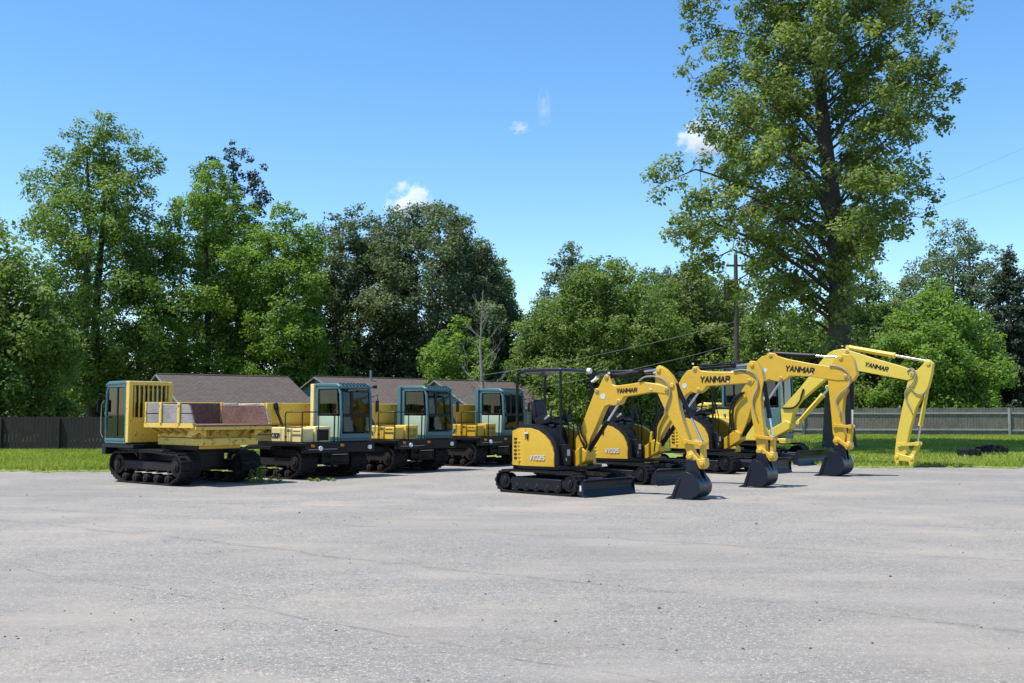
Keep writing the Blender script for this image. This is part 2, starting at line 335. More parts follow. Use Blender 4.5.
# ------------------------------------------------------------------ crawler carriers (tracked dumpers)
def make_carrier(loc, head, label, body, bedm, guard, wood, decal_txt, grille, liner, shiny):
    root = empty('crawler_carrier', (*loc, 0), head, label=label, cat='crawler carrier', group='tracked dump carriers in a row')
    circ = [(1.18, .41, .285), (-1.16, .41, .285), (.95, .12, .12), (-.92, .12, .12)]
    for y in (.77, -.77): make_track(root, circ, y, .5, None, .03, .105, .025, rollers=5)
    m = MB(); m.bx(-.95, 1.3, -.40, .40, .34, .74); m.bx(-.9, -.6, -.6, .6, .3, .42); m.bx(.5, .8, -.6, .6, .3, .42); m.bx(-1.3, .35, -.52, .52, .74, .855); m.bx(-.7, .7, -1.0, 1.0, .70, .76)
    m.build('chassis', 'black', root, bevel=.015)
    m = MB(); m.bx(.28, 1.62, -1.08, 1.12, .78, .86); m.bx(.30, 1.35, -.9, .9, .70, .78); m.bx(1.5, 1.66, -1.05, 1.1, .62, .86); m.bx(1.3, 1.5, -.42, .42, .36, .66)
    for k in range(3): m.bx(1.46, 1.68, -.28 + .0, .25, .34 + .16 * k, .37 + .16 * k)
    for y in (-.27, .24): m.bx(1.62, 1.66, y - .015, y + .015, .32, .78)
    deck = m.build('deck', 'black', root, bevel=.01)
    m = MB(); m.bx(1.655, 1.675, -.98, -.1, .70, .715); m.bx(1.655, 1.675, -.25, .2, .57, .585); m.build('step_edge', 'steel', deck)
    for y in (-.62, .92):
        m = MB(); m.cyl((1.64, y, .73), (1.70, y, .73), .055, 14); m.build('headlight', 'white', root)
    for y in (-.84, 0.05):
        m = MB(); m.bx(1.655, 1.685, y - .05, y + .05, .76, .82); m.build('turn_signal', 'amber', root, bevel=.005)
    # engine hood
    m = MB(); m.bx(.35, 1.08, -1.03, -.16, .87, 1.22)
    hood = m.build('engine_hood', body, root, bevel=.025)
    m = MB(); m.bx(1.082, 1.42, -.99, -.62, .87, 1.19); m.build('battery_cover', body, hood, bevel=.018)
    m = MB(); m.bx(1.082, 1.46, -.60, -.14, .87, 1.24); gb = m.build('radiator_housing', body, hood, bevel=.018)
    if grille == 'dark':
        m = MB(); m.bx(1.455, 1.466, -.55, -.20, .91, 1.17)
        for k in range(7): m.bx(1.466, 1.474, -.54, -.21, .925 + .035 * k, .937 + .035 * k)
        m.build('grille', 'black', gb)
    else:
        m = MB()
        for a, b in ((-.55, -.39), (-.36, -.20)):
            for z in (.92, 1.05):
                for k in range(4): m.bx(1.455, 1.466, a, b, z + .028 * k, z + .014 + .028 * k)
        m.build('grille', 'roller', gb)
    m = MB(); m.bx(.72, .728, -1.036, -1.028, .89, 1.20); m.bx(.86, .93, -1.04, -1.03, .99, 1.01); m.bx(1.0, 1.004, -1.036, -1.028, .89, 1.2); m.bx(1.12, 1.38, -.996, -.988, 1.13, 1.14); m.build('panel_gap', 'ink', hood)
    m = MB(); m.bx(.40, .65, -1.037, -1.031, .98, 1.08); m.build('sticker', 'decal', hood)
    if decal_txt: lettering(decal_txt, .12, 'ink', hood, (.53, -1.041, 1.03), (R(90), 0, 0), bold=.22, sx=.85)
    if grille != 'dark':
        m = MB(); m.bx(.39, .47, -1.042, -1.038, 1.05, 1.10); m.build('logo', 'red', hood)
    m = MB(); m.tube([(.12, -.72, 1.70), (.18, -.72, 1.55), (.38, -.72, 1.24)], [.05, .035, .03], 10); m.tube([(.08, -.72, 1.78), (.13, -.72, 1.66)], [.065, .06], 10); m.build('exhaust_pipe', 'black', root)
    # hand rails
    m = MB(); zt = 1.58; r = .014
    m.tube([(.92, -1.06, .86), (.92, -1.06, zt - .04), (.96, -1.06, zt), (1.50, -1.06, zt), (1.54, -1.02, zt), (1.54, -.60, zt), (1.54, -.57, zt - .04), (1.54, -.57, .86)], r, 6)
    m.tube([(1.53, -1.05, .86), (1.53, -1.05, zt)], r, 6); m.tube([(1.54, -.10, .80), (1.56, -.10, 1.62), (1.56, -.02, 1.66)], r * 1.3, 6); m.tube([(1.56, .0, .80), (1.58, .0, 1.5)], r, 6)
    m.tube([(.92, -1.06, 1.22), (1.53, -1.06, 1.22)], r * .8, 6)
    m.build('hand_rail', 'black', root)
    # cab
    y0, y1 = .10, 1.12
    make_cab(root, .60, 1.52, y0, y1, .90, 2.24, 'teal', 1.48, rear='teal_pale')
    # guard frame behind the cab
    m = MB(); gx = .50
    m.bx(gx - .04, gx + .08, y1 - .08, y1 + .03, .90, 2.27); m.bx(gx - .04, gx + .08, y0 - .05, y0 + .05, .90, 2.27); m.bx(gx - .04, gx + .08, y0 + .05, y1 - .08, 2.18, 2.27); m.bx(gx - .03, gx + .06, y0 + .05, y1 - .08, .90, 1.46)
    g = m.build('cab_guard', guard, root, bevel=.012)
    for k in range(8):
        m = MB(); yy = y0 + .11 + (y1 - y0 - .24) * k / 7; m.bx(gx - .02, gx + .01, yy - .013, yy + .013, 1.46, 2.18); m.build('guard_bar', guard, g)
    m = MB(); m.tube([(1.5, y1 + .01, 1.95), (1.62, y1 + .10, 2.0), (1.62, y1 + .10, 1.85)], .012, 6); m.box((1.62, y1 + .09, 1.72), (.03, .12, .28), Matrix.Rotation(R(15), 3, 'Z')); m.build('mirror', 'black', root, bevel=.01)
    m = MB(); m.tube([(1.56, y1 + .02, 1.0), (1.60, y1 + .05, 1.1), (1.60, y1 + .05, 1.75), (1.55, y1 + .01, 1.85)], .013, 6); m.build('grab_rail', 'steel', root)
    if shiny: m = MB(); m.box((1.60, y1 + .02, 2.2), (.09, .1, .08)); m.build('work_light', 'black', root, bevel=.015)
    # bed
    hw = .97; xr, xf = -1.85, .06
    m = MB(); m.bx(xr + .1, xf - .1, -.72, .72, .86, 1.02); m.bx(xr + .45, xf - .2, -.5, .5, .78, .86); m.build('bed_subframe', bedm, root, bevel=.015)
    m = MB(); m.bx(xr - .06, xf, -hw, hw, 1.27, 1.31); fl = m.build('bed_floor', liner, root, bevel=.008)
    m = MB()
    for s in (1, -1):
        m.bx(xr, xf, s * hw - .04, s * hw + .04, 1.24, 1.34)          # side sill
        m.bx(xr + .15, xf, s * .62 - .03, s * .62 + .03, 1.03, 1.12)
        for k in range(6):
            x = xr + .12 + (xf - xr - .2) * k / 5
            m.add([(x - .03, s * .62, 1.05), (x + .03, s * .62, 1.05), (x + .03, s * hw, 1.25), (x - .03, s * hw, 1.25), (x - .03, s * .62, 1.22), (x + .03, s * .62, 1.22), (x + .03, s * hw, 1.28), (x - .03, s * hw, 1.28)],
                  [(0, 1, 2, 3), (7, 6, 5, 4), (0, 4, 5, 1), (1, 5, 6, 2), (2, 6, 7, 3), (3, 7, 4, 0)])
    m.bx(xr - .05, xr + .02, -hw, hw, 1.20, 1.27)
    for k in range(5):
        y = -.8 + 1.6 * k / 4; m.prism([(xr - .05, 1.2), (xr - .05, 1.26), (xr + .4, 1.26), (xr + .55, 1.05), (xr + .4, 1.03)], y - .02, y + .02)
    m.bx(xr + .28, xf, -.6, .6, 1.02, 1.26)
    m.build('bed_frame', bedm, root, bevel=.006)
    # front bulkhead
    m = MB(); m.bx(xf - .04, xf + .03, -hw, hw, 1.31, 1.80); m.build('bed_bulkhead', bedm, root, bevel=.01)
    m = MB(); m.bx(xf - .05, xf - .042, -hw + .05, hw - .05, 1.31, 1.78); m.build('bulkhead_liner', liner, fl)
    for s in (1, -1):
        sd = MB()
        if wood:
            m = MB(); random.seed(3 + s)
            for (a, b) in ((xr + .02, -1.325), (-1.315, -.625), (-.615, xf - .1)):
                for z0, z1 in ((1.345, 1.545), (1.552, 1.755)):
                    e = random.uniform(-.03, .04); k0 = .20 if a < xr + .1 else 0.; a1, a2 = a + k0 * (z0 - 1.34) / .42, a + k0 * (z1 - 1.34) / .42; m.add([(a1, s * hw - .02, z0), (b, s * hw - .02, z0), (b, s * hw + .025, z0), (a1, s * hw + .025, z0), (a2, s * hw - .02, z1 + e), (b, s * hw - .02, z1 + random.uniform(-.03, .04)), (b, s * hw + .025, z1 + random.uniform(-.03, .04)), (a2, s * hw + .025, z1 + e)],
                        [(3, 2, 1, 0), (4, 5, 6, 7), (0, 1, 5, 4), (1, 2, 6, 5), (2, 3, 7, 6), (3, 0, 4, 7)])
            w = m.build('side_board', 'board', root, bevel=.008)
            m = MB(); m.prism([(xr + .03, 1.32), (xf - .06, 1.32), (xf - .06, 1.735), (xr + .21, 1.72)], s * (hw - .045), s * (hw - .024)); m.build('board_liner', 'rusty', w)
            for x in (-1.32, -.62): sd.bx(x - .045, x + .045, s * hw + s * .028, s * hw + s * .065, 1.34, 1.78)
            sd.bx(xf - .1, xf - .04, s * hw - .04, s * hw + .05, 1.34, 1.80)
            sd.build('side_post', bedm, root, bevel=.008)
        else:
            sd.bx(xr + .03, xf - .04, s * hw - .015, s * hw + .015, 1.34, 1.76); sd.bx(xr, xf - .04, s * hw - .035, s * hw + .045, 1.72, 1.79)
            for x in (xr + .04, -1.3, -.78, -.26): sd.bx(x - .04, x + .04, s * hw + .015, s * hw + .045, 1.34, 1.72)
            sd.bx(xr + .08, xf - .04, s * hw + .015, s * hw + .035, 1.34, 1.42)
            sd.build('bed_side', bedm, root, bevel=.008)
    return root
CG = 'crawler_carrier'
make_carrier((-7.44, 24.0), R(140), 'yellow dump carrier with grey board sides and barred cab guard, facing away', 'yellow_worn', 'yellow_rusty', 'yellow_worn', True, '', 'dark', 'rusty', False)
make_carrier((-5.36, 26.2), R(-40), 'carrier with faded cream hood and cream cab pillar beside the board-sided one', 'yellow_faded', 'yellow_worn', 'yellow_faded', False, 'C50R', 'dark', 'yellow_worn', True)
make_carrier((-3.5, 28.8), R(-40), 'yellow carrier with teal cab, middle of the three that face forward', 'yellow_worn', 'yellow_worn', 'teal', False, 'C50R', 'grid', 'yellow_worn', False)
make_carrier((-1.50, 32.0), R(-40), 'farthest teal cab carrier with bright yellow hood, just behind the canopy excavator', 'yellow', 'yellow', 'teal', False, 'C50R', 'grid', 'yellow', False)
# ------------------------------------------------------------------ excavators
def circle_xy(r, a0, a1, n): return [(r * math.cos(R(a0 + (a1 - a0) * k / n)), r * math.sin(R(a0 + (a1 - a0) * k / n))) for k in range(n + 1)]
def ram(parent, a, b, split, r, y, mat='black', name='cylinder', rod='chrome', r2=None):
    a = Vector((a[0], y, a[1])); b = Vector((b[0], y, b[1])); s = a.lerp(b, split); u = (b - a).normalized()
    m = MB(); m.tube([a + u * .02, s - u * .05], r, 14); m.cyl(s - u * .07, s, r * 1.14, 14); m.cyl(a + u * .02, a + u * .07, r * 1.1, 14)
    m.wheel(a.x, y - r * 1.2, y + r * 1.2, a.z, r * .85, 14); m.tube([a + u * .08 + Vector((0, -r * 1.25, 0)), s - u * .08 + Vector((0, -r * 1.25, 0))], r * .28, 6)
    c = m.build(name, mat, parent, bevel=.004)
    m = MB(); m.cyl(s, b - u * .03, r2 or r * .52, 12); m.wheel(b.x, y - r * 1.1, y + r * 1.1, b.z, r * .8, 14); m.build('rod', rod, c)
    return c
def make_bucket(parent, x0, x1, zt, w, hinge):
    L = x1 - x0
    P = [(.10, 0), (.45, .0), (.74, .02), (.90, .12), (.98, .28), (1.0, .48), (.93, .70), (.80, .90), (.60, 1.0), (.42, .93)]
    out = [(x0 + L * a, .012 + zt * b) for a, b in P]; cxm, czm = x0 + L * .6, zt * .5
    inn = [(a + (cxm - a) * .07, b + (czm - b) * .09) for a, b in out]
    m = MB(); m.prism(out + inn[::-1], -w / 2, w / 2)
    for s in (-1, 1):
        m.prism(out + [(x0 + L * .30, .5 * zt)], s * w / 2 - .012, s * w / 2 + .012)
    m.prism([(x0 + L * .03, .0), (x0 + L * .5, .0), (x0 + L * .5, .022), (x0 + L * .05, .016)], -w / 2 - .02, w / 2 + .02)
    for s in (-1, 1): m.prism([(x0 + L * .1, .0), (x0 + L * .2, .0), (x0 + L * .42, zt * .75), (x0 + L * .36, zt * .8)], s * (w / 2 + .006), s * (w / 2 + .03))
    for s in (-.1, .1): m.prism([(hinge[0] - .09, hinge[1] + .06), (hinge[0] + .1, hinge[1] + .05), (x0 + L * .97, zt * .65), (x0 + L * .45, zt * .9)], s - .015, s + .015)
    b = m.build('bucket', 'blade', parent, bevel=.005)
    for k in range(4):
        y = -w / 2 + .05 + (w - .1) * k / 3; m = MB(); m.prism([(x0 - .06, .005), (x0 + .06, .0), (x0 + .1, .03), (x0 + .04, .05)], y - .025, y + .025); m.build('tooth', 'blade', b)
    return b
def make_excavator(loc, head, under, label, spec, s=1.0, ytr=.62, col='yellow', canopy=True, cat='excavator'):
    root = empty('mini_excavator' if canopy else 'excavator', (*loc, 0), R(head), label=label, cat=cat, group='excavators parked in a slanting row')
    xf = Matrix.Rotation(R(under - head), 4, 'Z'); U = spec['under']; tw = U['tw']; yc = U['w'] / 2 - tw / 2; r = U['r']; sh = U.get('sh', .1)
    for y in (yc, -yc):
        make_track(root, [(U['l'] / 2 - r + sh, r + .025, r), (-U['l'] / 2 + r + sh, r + .025, r), (U['l'] / 2 - r - .1 + sh, .1, .09), (-U['l'] / 2 + r + .1 + sh, .1, .09)], y, tw, xf, .022, .085, .012, rollers=5, steel='black')
    m = MB(xf); m.bx(-.5 * s + sh, .55 * s + sh, -yc, yc, r * .7, r * 1.6); m.box((sh, 0, r * 1.8), (.8 * s, .6 * s, .1)); m.build('undercarriage_frame', 'black', root, bevel=.02)
    # blade + arms
    B = U['blade']; m = MB(xf)
    for y in (-.35 * s, .35 * s): m.prism([(.3 * s, r * .8), (B - .1, .16), (B - .06, .26), (B - .2, .30), (.3 * s, r * 1.5)], y - .04, y + .04)
    m.tube([(.35 * s, 0, r * 1.2), (B - .15, 0, .3)], .045, 10); m.build('blade_arm', 'blade', root, bevel=.01)
    m = MB(xf); hb = U['bh']; cur = [(B + .06, .01), (B + .0, .10), (B - .03, .5 * hb), (B - .01, .85 * hb), (B + .05, hb), (B + .02, hb + .01), (B - .05, .9 * hb), (B - .07, .5 * hb), (B - .04, .10), (B + .02, .01)]
    W = U['w'] / 2; m.prism(cur, -W, W); m.prism([(B - .14, .05), (B + .03, .02), (B + .0, hb * .95), (B - .1, hb * .7)], -W - .012, -W); m.prism([(B - .14, .05), (B + .03, .02), (B + .0, hb * .95), (B - .1, hb * .7)], W, W + .012)
    m.bx(B - .08, B - .02, -W + .02, W - .02, hb * .45, hb * .55)
    bl = m.build('blade', 'blade', root, bevel=.008)
    if spec.get('sticker'):
        m = MB(xf); m.bx(B - .07, B - .03, -W - .02, -W - .013, .12, .22); m.build('sticker', 'decal', bl)
    zd = r * 2 + .06
    m = MB(); m.cyl((0, 0, zd - .12), (0, 0, zd + .1), .42 * s, 28); m.build('turntable', 'black', root, bevel=.01)
    # ---- house
    Z = spec.get('zs', s); z0 = zd + .07; top = z0 + .02
    prof = [(-.78, .26), (-.72, .60), (-.55, .70), (-.35, .735), (-.1, .735), (.08, .69), (.24, .60), (.36, .49), (.44, .36), (.48, .24), (.49, .0)]
    cols = [(x * s, z * Z) for x, z in prof]
    def yo(x): return -min(.78 * s, math.sqrt(max(.01, (.98 * s) ** 2 - (x - .14 * s) ** 2)) * .86)
    deck = circle_xy(.80 * s, 105, 255, 14) + [(.0, -.78 * s), (.56 * s, -.76 * s), (.74 * s, -.35 * s), (.86 * s, -.2 * s), (.86 * s, .2 * s), (.74 * s, .45 * s), (.66 * s, .78 * s), (.0, .78 * s)]
    m = MB(); m.prism([(a * .98, b * .97) for a, b in deck], z0 - .07, z0, 'z'); m.build('house_floor', 'black', root, bevel=.012)
    m = MB(); ring = circle_xy(.83 * s, 134, 226, 14); ri = circle_xy(.58 * s, 226, 134, 14); m.prism(ring + ri, z0 - .10, z0 + .30 * Z, 'z'); m.build('counterweight', 'black', root, bevel=.03)
    def pod(sgn, mat, name, xs, dz, dy, inner):
        m = MB(); n = len(xs); V = []
        for x, z in xs:
            o = abs(yo(x)) + dy
            V += [(x, sgn * o, z0), (x, sgn * (o + .012), z0 + (z + dz) * .5), (x, sgn * (o - .012 - .05 * (dz > 0)), z0 + z + dz), (x, sgn * inner, z0 + z + dz), (x, sgn * inner, z0)]
        F = [tuple(range(5)), tuple(range(5 * n - 1, 5 * n - 6, -1))]
        for i in range(n - 1):
            for k in range(5): F.append((5 * i + k, 5 * i + 5 + k, 5 * i + 5 + (k + 1) % 5, 5 * i + (k + 1) % 5))
        m.add(V, F); return m.build(name, mat, root, bevel=.012, ang=50)
    fine = []
    for i in range(len(cols) - 1):
        for k in range(3): fine.append((cols[i][0] + (cols[i + 1][0] - cols[i][0]) * k / 3, cols[i][1] + (cols[i + 1][1] - cols[i][1]) * k / 3))
    fine = [c for c in fine] + [cols[-1]]
    yel = [c for c in fine if c[0] > -.62 * s]
    for sgn in (-1, 1):
        p = pod(sgn, col, 'side_panel', yel, -.005, .0, .60 * s)
        # louvres on the panel
        m = MB()
        for k in range(6):
            zz = z0 + (.14 + .075 * k) * Z
            for x in (-.545 * s, -.475 * s):
                yy = abs(yo(x)) + .004; a = math.atan2(abs(yo(x + .05)) - abs(yo(x - .05)), .1)
                m.box((x, sgn * (yy + .004), zz), (.085 * s, .018, .036 * Z), Matrix.Rotation(sgn * a, 3, 'Z'))
        m.build('louvre', 'ink', p)
        m = MB()
        for k in range(6):
            zz = z0 + (.10 + .075 * k) * Z; x = -.33 * s; m.box((x, sgn * (abs(yo(x)) + .004), zz), (.15 * s, .03, .03 * Z))
        m.build('louvre_rib', col, p, bevel=.008)
        m = MB(); x = -.12 * s; m.box((x, sgn * (abs(yo(x)) + .012), z0 + .56 * Z), (.035, .012, .10)); m.box((x - .05, sgn * (abs(yo(x)) + .008), z0 + .60 * Z), (.002, .012, .2)); m.build('latch', 'ink', p)
        m = MB(); m.box((x - .03, sgn * (abs(yo(x)) + .013), z0 + .64 * Z), (.09, .008, .035)); m.build('sticker', 'decal', p)
        if spec.get('model') and sgn < 0:
            lettering(spec['model'], .105 * s, 'decal', p, (.10 * s, -(abs(yo(.1 * s)) + .014), z0 + .17 * Z), (R(90), 0, 0), bold=.22)
    pod(-1, 'black', 'side_cowl', [(x + (.035 * s if x > 0 else 0), z) for x, z in fine[1:]], .065, -.03, .34 * s)
    m = MB(); m.prism([(-.74 * s, z0), (-.05 * s, z0), (-.05 * s, z0 + .5 * Z), (-.14 * s, z0 + .74 * Z), (-.3 * s, z0 + .80 * Z), (-.60 * s, z0 + .79 * Z), (-.72 * s, z0 + .68 * Z)], -.42 * s, .62 * s); m.build('engine_cover', 'black', root, bevel=.03)
    # seat etc
    zs = z0 + .80 * Z; x0 = -.18 * s
    if canopy:
        m = MB(); m.box((x0 + .06, .02, zs + .05), (.46, .46, .11)); st = m.build('seat', 'cover', root, bevel=.04)
        m = MB(); m.box((x0 - .20, .02, zs + .27), (.11, .44, .44), Matrix.Rotation(R(-12), 3, 'Y')); m.build('backrest', 'cover', st, bevel=.04)
        for y in (-.33 * s, .33 * s):
            m = MB(); m.box((x0 + .14, y, zs + .08), (.36, .12, .16), Matrix.Rotation(R(-14), 3, 'Y')); m.tube([(x0 + .28, y, zs + .15), (x0 + .33, y, zs + .30)], .018, 8); m.box((x0 + .33, y, zs + .33), (.045, .045, .09)); m.build('control_console', 'black', root, bevel=.02)
        m = MB()
        for y in (-.09, .09): m.tube([(x0 + .55, y, z0), (x0 + .57, y, zs - .05), (x0 + .50, y, zs + .22)], .014, 6); m.box((x0 + .50, y, zs + .24), (.04, .04, .1))
        m.build('travel_lever', 'black', root)
        m = MB(); m.box((x0 + .25, -.38 * s, zs + .13), (.15, .05, .06), Matrix.Rotation(R(-35), 3, 'Y')); m.build('armrest_guard', 'steel', root, bevel=.02)
        m = MB(); m.bx(.46 * s, .56 * s, -.2, .55 * s, z0, z0 + .3); m.tube([(.56 * s, .1, z0), (.60 * s, .1, z0 + .75), (.5 * s, .55 * s, z0 + .75), (.5 * s, .60 * s, z0)], .016, 6); m.bx(.48 * s, .60 * s, -.58 * s, -.35 * s, z0 + .02, z0 + .42); m.build('front_console', 'black', root, bevel=.015)
        m = MB(); m.bx(.602 * s, .607 * s, -.50 * s, -.40 * s, z0 + .2, z0 + .32); m.bx(.602 * s, .607 * s, -.55 * s, -.52 * s, z0 + .1, z0 + .16); m.build('sticker', 'decal', root)
        # canopy
        T = spec['canopy']; xr, xf_ = -.50 * s, .44 * s; w = .50 * s; rp = .03 * s
        m = MB(); m.prism([(xr - .02, T - .085), (xr + .02, T - .035), (xr + .12, T), (xf_, T + .005), (xf_ + .06, T - .015), (xf_ + .06, T - .055), (xr + .14, T - .06), (xr + .06, T - .1)], -w - .02, w + .02)
        cn = m.build('canopy', 'blade', root, bevel=.014)
        for y in (-w, w):
            m = MB(); m.tube([(xr - .06, y, z0 + .72 * Z), (xr - .06, y, T - .2), (xr - .03, y, T - .1), (xr + .05, y, T - .05)], rp, 8); m.build('canopy_post', 'black', cn)
            m = MB(); m.tube([(xf_ + (.02 if y < 0 else .10), y, z0 + .02), (xf_ + (.02 if y < 0 else .10), y, T - .03)], rp * .85, 8); m.build('canopy_post', 'black', cn)
        m = MB(); m.cyl((xf_ + .06, w - .04, T - .02), (xf_ + .13, w - .04, T - .03), .055, 14); m.build('work_light', 'white', cn)
    else:
        make_cab(root, -.62 * s, .78 * s, .05 * s, .80 * s, z0 + .05, spec['canopy'], 'teal', z0 + 1.0, lean=.1, glass='glass_dark', louvre=False)
        m = MB(); m.prism([(-.95 * s, z0 + .1), (-.62 * s, z0 + .1), (-.62 * s, z0 + 1.12), (-.72 * s, z0 + 1.18), (-.88 * s, z0 + 1.12), (-.95 * s, z0 + .95)], -.62 * s, .2 * s); h = m.build('engine_hood', col, root, bevel=.03)
        m = MB()
        for k in range(4): m.bx(-.93 * s, -.64 * s, -.63 * s, -.622 * s, z0 + .80 + .08 * k, z0 + .83 + .08 * k)
        m.build('louvre', 'ink', h)
        m = MB(); m.prism([(-.5 * s, z0), (.62 * s, z0), (.58 * s, z0 + .35), (.42 * s, z0 + .62), (.1 * s, z0 + .72), (-.5 * s, z0 + .74)], -.79 * s, -.10 * s); m.build('side_tank', col, root, bevel=.03)
        m = MB(); m.tube([(.62 * s, -.6 * s, z0 + .2), (.66 * s, -.62 * s, z0 + 1.25)], .015, 6); m.cyl((.70 * s, -.60 * s, z0 + 1.32), (.72 * s, -.58 * s, z0 + 1.32), .10, 18); m.build('round_mirror', 'white', root)
    # ---- boom group
    by = spec.get('by', 0.); bw = spec['bw']; P = spec
    fx, fz = P['foot']
    m = MB(); m.prism([(.55 * s, z0 - .06), (fx + .12, fz - .16), (fx + .13, fz + .02), (fx, fz + .11), (fx - .09, fz + .06), (.5 * s, z0 + .22)], by - .16 * s, by + .16 * s)
    m.cyl((fx - .10, by, fz - .26), (fx - .10, by, fz + .28), .07 * s, 16); m.bx(.45 * s, fx - .02, by - .14 * s, by + .14 * s, z0 - .10, z0 + .06)
    m.build('swing_bracket', spec.get('bracket', col), root, bevel=.02)
    m = MB(); m.prism(P['boom'], by - bw / 2, by + bw / 2)
    for (x, z) in P['bosses']: m.wheel(x, by - bw / 2 - .018, by + bw / 2 + .018, z, .05 * s, 14)
    boom = m.build('boom', col, root, bevel=.012)
    m = MB()
    for (x, z) in P['bosses']: m.wheel(x, by - bw / 2 - .024, by + bw / 2 + .024, z, .026 * s, 10)
    m.build('pin', 'steel', boom)
    n_ = len(P['boom']); m = MB()
    for q_ in (.34, .62):
        a_ = Vector(P['boom'][int(n_ * q_)]); m.box((a_.x, by - bw / 2 - .004, a_.y + .06 * s), (.05, .008, .035))
    m.build('warning_label', 'decal', boom)
    tx, tz, ta, ts = P['text']
    lettering('YANMAR', ts, 'ink', boom, (tx, by - bw / 2 - .004, tz), (R(90), -R(ta), 0), bold=.25, gap=1.)
    if P.get('round'):
        m = MB(); x, z = P['round']; m.wheel(x, by - bw / 2 - .004, by, z, .055, 18); m.build('sticker', 'decal', boom)
    aw = bw * .86
    m = MB(); m.prism(P['arm'], by - aw / 2, by + aw / 2)
    for (x, z) in P['abosses']: m.wheel(x, by - bw / 2 - .012, by + bw / 2 + .012, z, .045 * s, 14)
    arm = m.build('arm', col, root, bevel=.012)
    # link work
    a, b, c_, d = P['link']
    for y in (by - aw / 2 - .03, by + aw / 2 + .03):
        m = MB(); dx, dz = b[0] - a[0], b[1] - a[1]; L = math.hypot(dx, dz); nx, nz = -dz / L * .032 * s, dx / L * .032 * s
        m.prism([(a[0] - nx, a[1] - nz), (b[0] - nx, b[1] - nz), (b[0] + nx, b[1] + nz), (a[0] + nx, a[1] + nz)], y - .014, y + .014); m.wheel(a[0], y - .02, y + .02, a[1], .045 * s, 14); m.wheel(b[0], y - .02, y + .02, b[1], .048 * s, 14)
        m.build('guide_link', col, arm, bevel=.005)
    m = MB(); dx, dz = c_[0] - b[0], c_[1] - b[1]; L = math.hypot(dx, dz); nx, nz = -dz / L * .042 * s, dx / L * .042 * s
    m.prism([(b[0] - nx, b[1] - nz), (c_[0] - nx, c_[1] - nz), (c_[0] + nx, c_[1] + nz), (b[0] + nx, b[1] + nz)], by - aw / 2 + .01, by + aw / 2 - .01); m.wheel(c_[0], by - aw * .6, by + aw * .6, c_[1], .055 * s, 14)
    m.build('bucket_link', col, arm, bevel=.012)
    # quick coupler
    cdp = P.get('cdp', .15)
    m = MB(); m.prism([(d[0] - .07, d[1] + .06), (d[0] + .02, d[1] + .09), (c_[0] - .06, c_[1] + .02), (c_[0] + .06, c_[1] + .05), (c_[0] + .08, c_[1] - .08), (c_[0] + .03, c_[1] - cdp), (c_[0] - .05, c_[1] - cdp), (c_[0] - .10, c_[1] - .07 * cdp / .15), (d[0] + .05, d[1] - .06 * cdp / .15), (d[0] + .04, d[1] - cdp + .02), (d[0] - .03, d[1] - cdp + .02), (d[0] - .10, d[1] - .02)], by - aw * .62, by + aw * .62)
    for q in ((d[0] - .01, d[1] - .01), (c_[0], c_[1] - .05)): m.wheel(q[0], by - aw * .62 - .02, by + aw * .62 + .02, q[1], .05, 12)
    m.build('coupler', col, root, bevel=.014)
    if P.get('bucket'): make_bucket(root, *P['bucket'])
    for nm, q in P['rams'].items():
        ram(root, q[0], q[1], q[2], q[3], by + q[4], q[5], nm)
    for (pts, r_, mat, yy) in P['hoses']:
        m = MB(); pp = [Vector((x, by + yy * bw / 2 + (.0 if abs(yy) > .5 else 0), z)) for x, z in pts]
        sm = []
        for i in range(len(pp) - 1):
            p0 = pp[max(i - 1, 0)]; p1 = pp[i]; p2 = pp[i + 1]; p3 = pp[min(i + 2, len(pp) - 1)]
            for k in range(5):
                t = k / 5; sm.append(.5 * ((2 * p1) + (p2 - p0) * t + (2 * p0 - 5 * p1 + 4 * p2 - p3) * t * t + (3 * p1 - p0 - 3 * p2 + p3) * t ** 3))
        m.tube(sm + [pp[-1]], r_, 8); m.build('hydraulic_hose', mat, root)
    if P.get('lamp'):
        x, z = P['lamp']; m = MB(); m.box((x, by, z), (.13, .10, .035), Matrix.Rotation(R(-30), 3, 'Y')); m.tube([(x + .02, by, z), (x + .03, by, z + .07)], .014, 6); m.build('boom_light', 'white', root, bevel=.015)
    return root
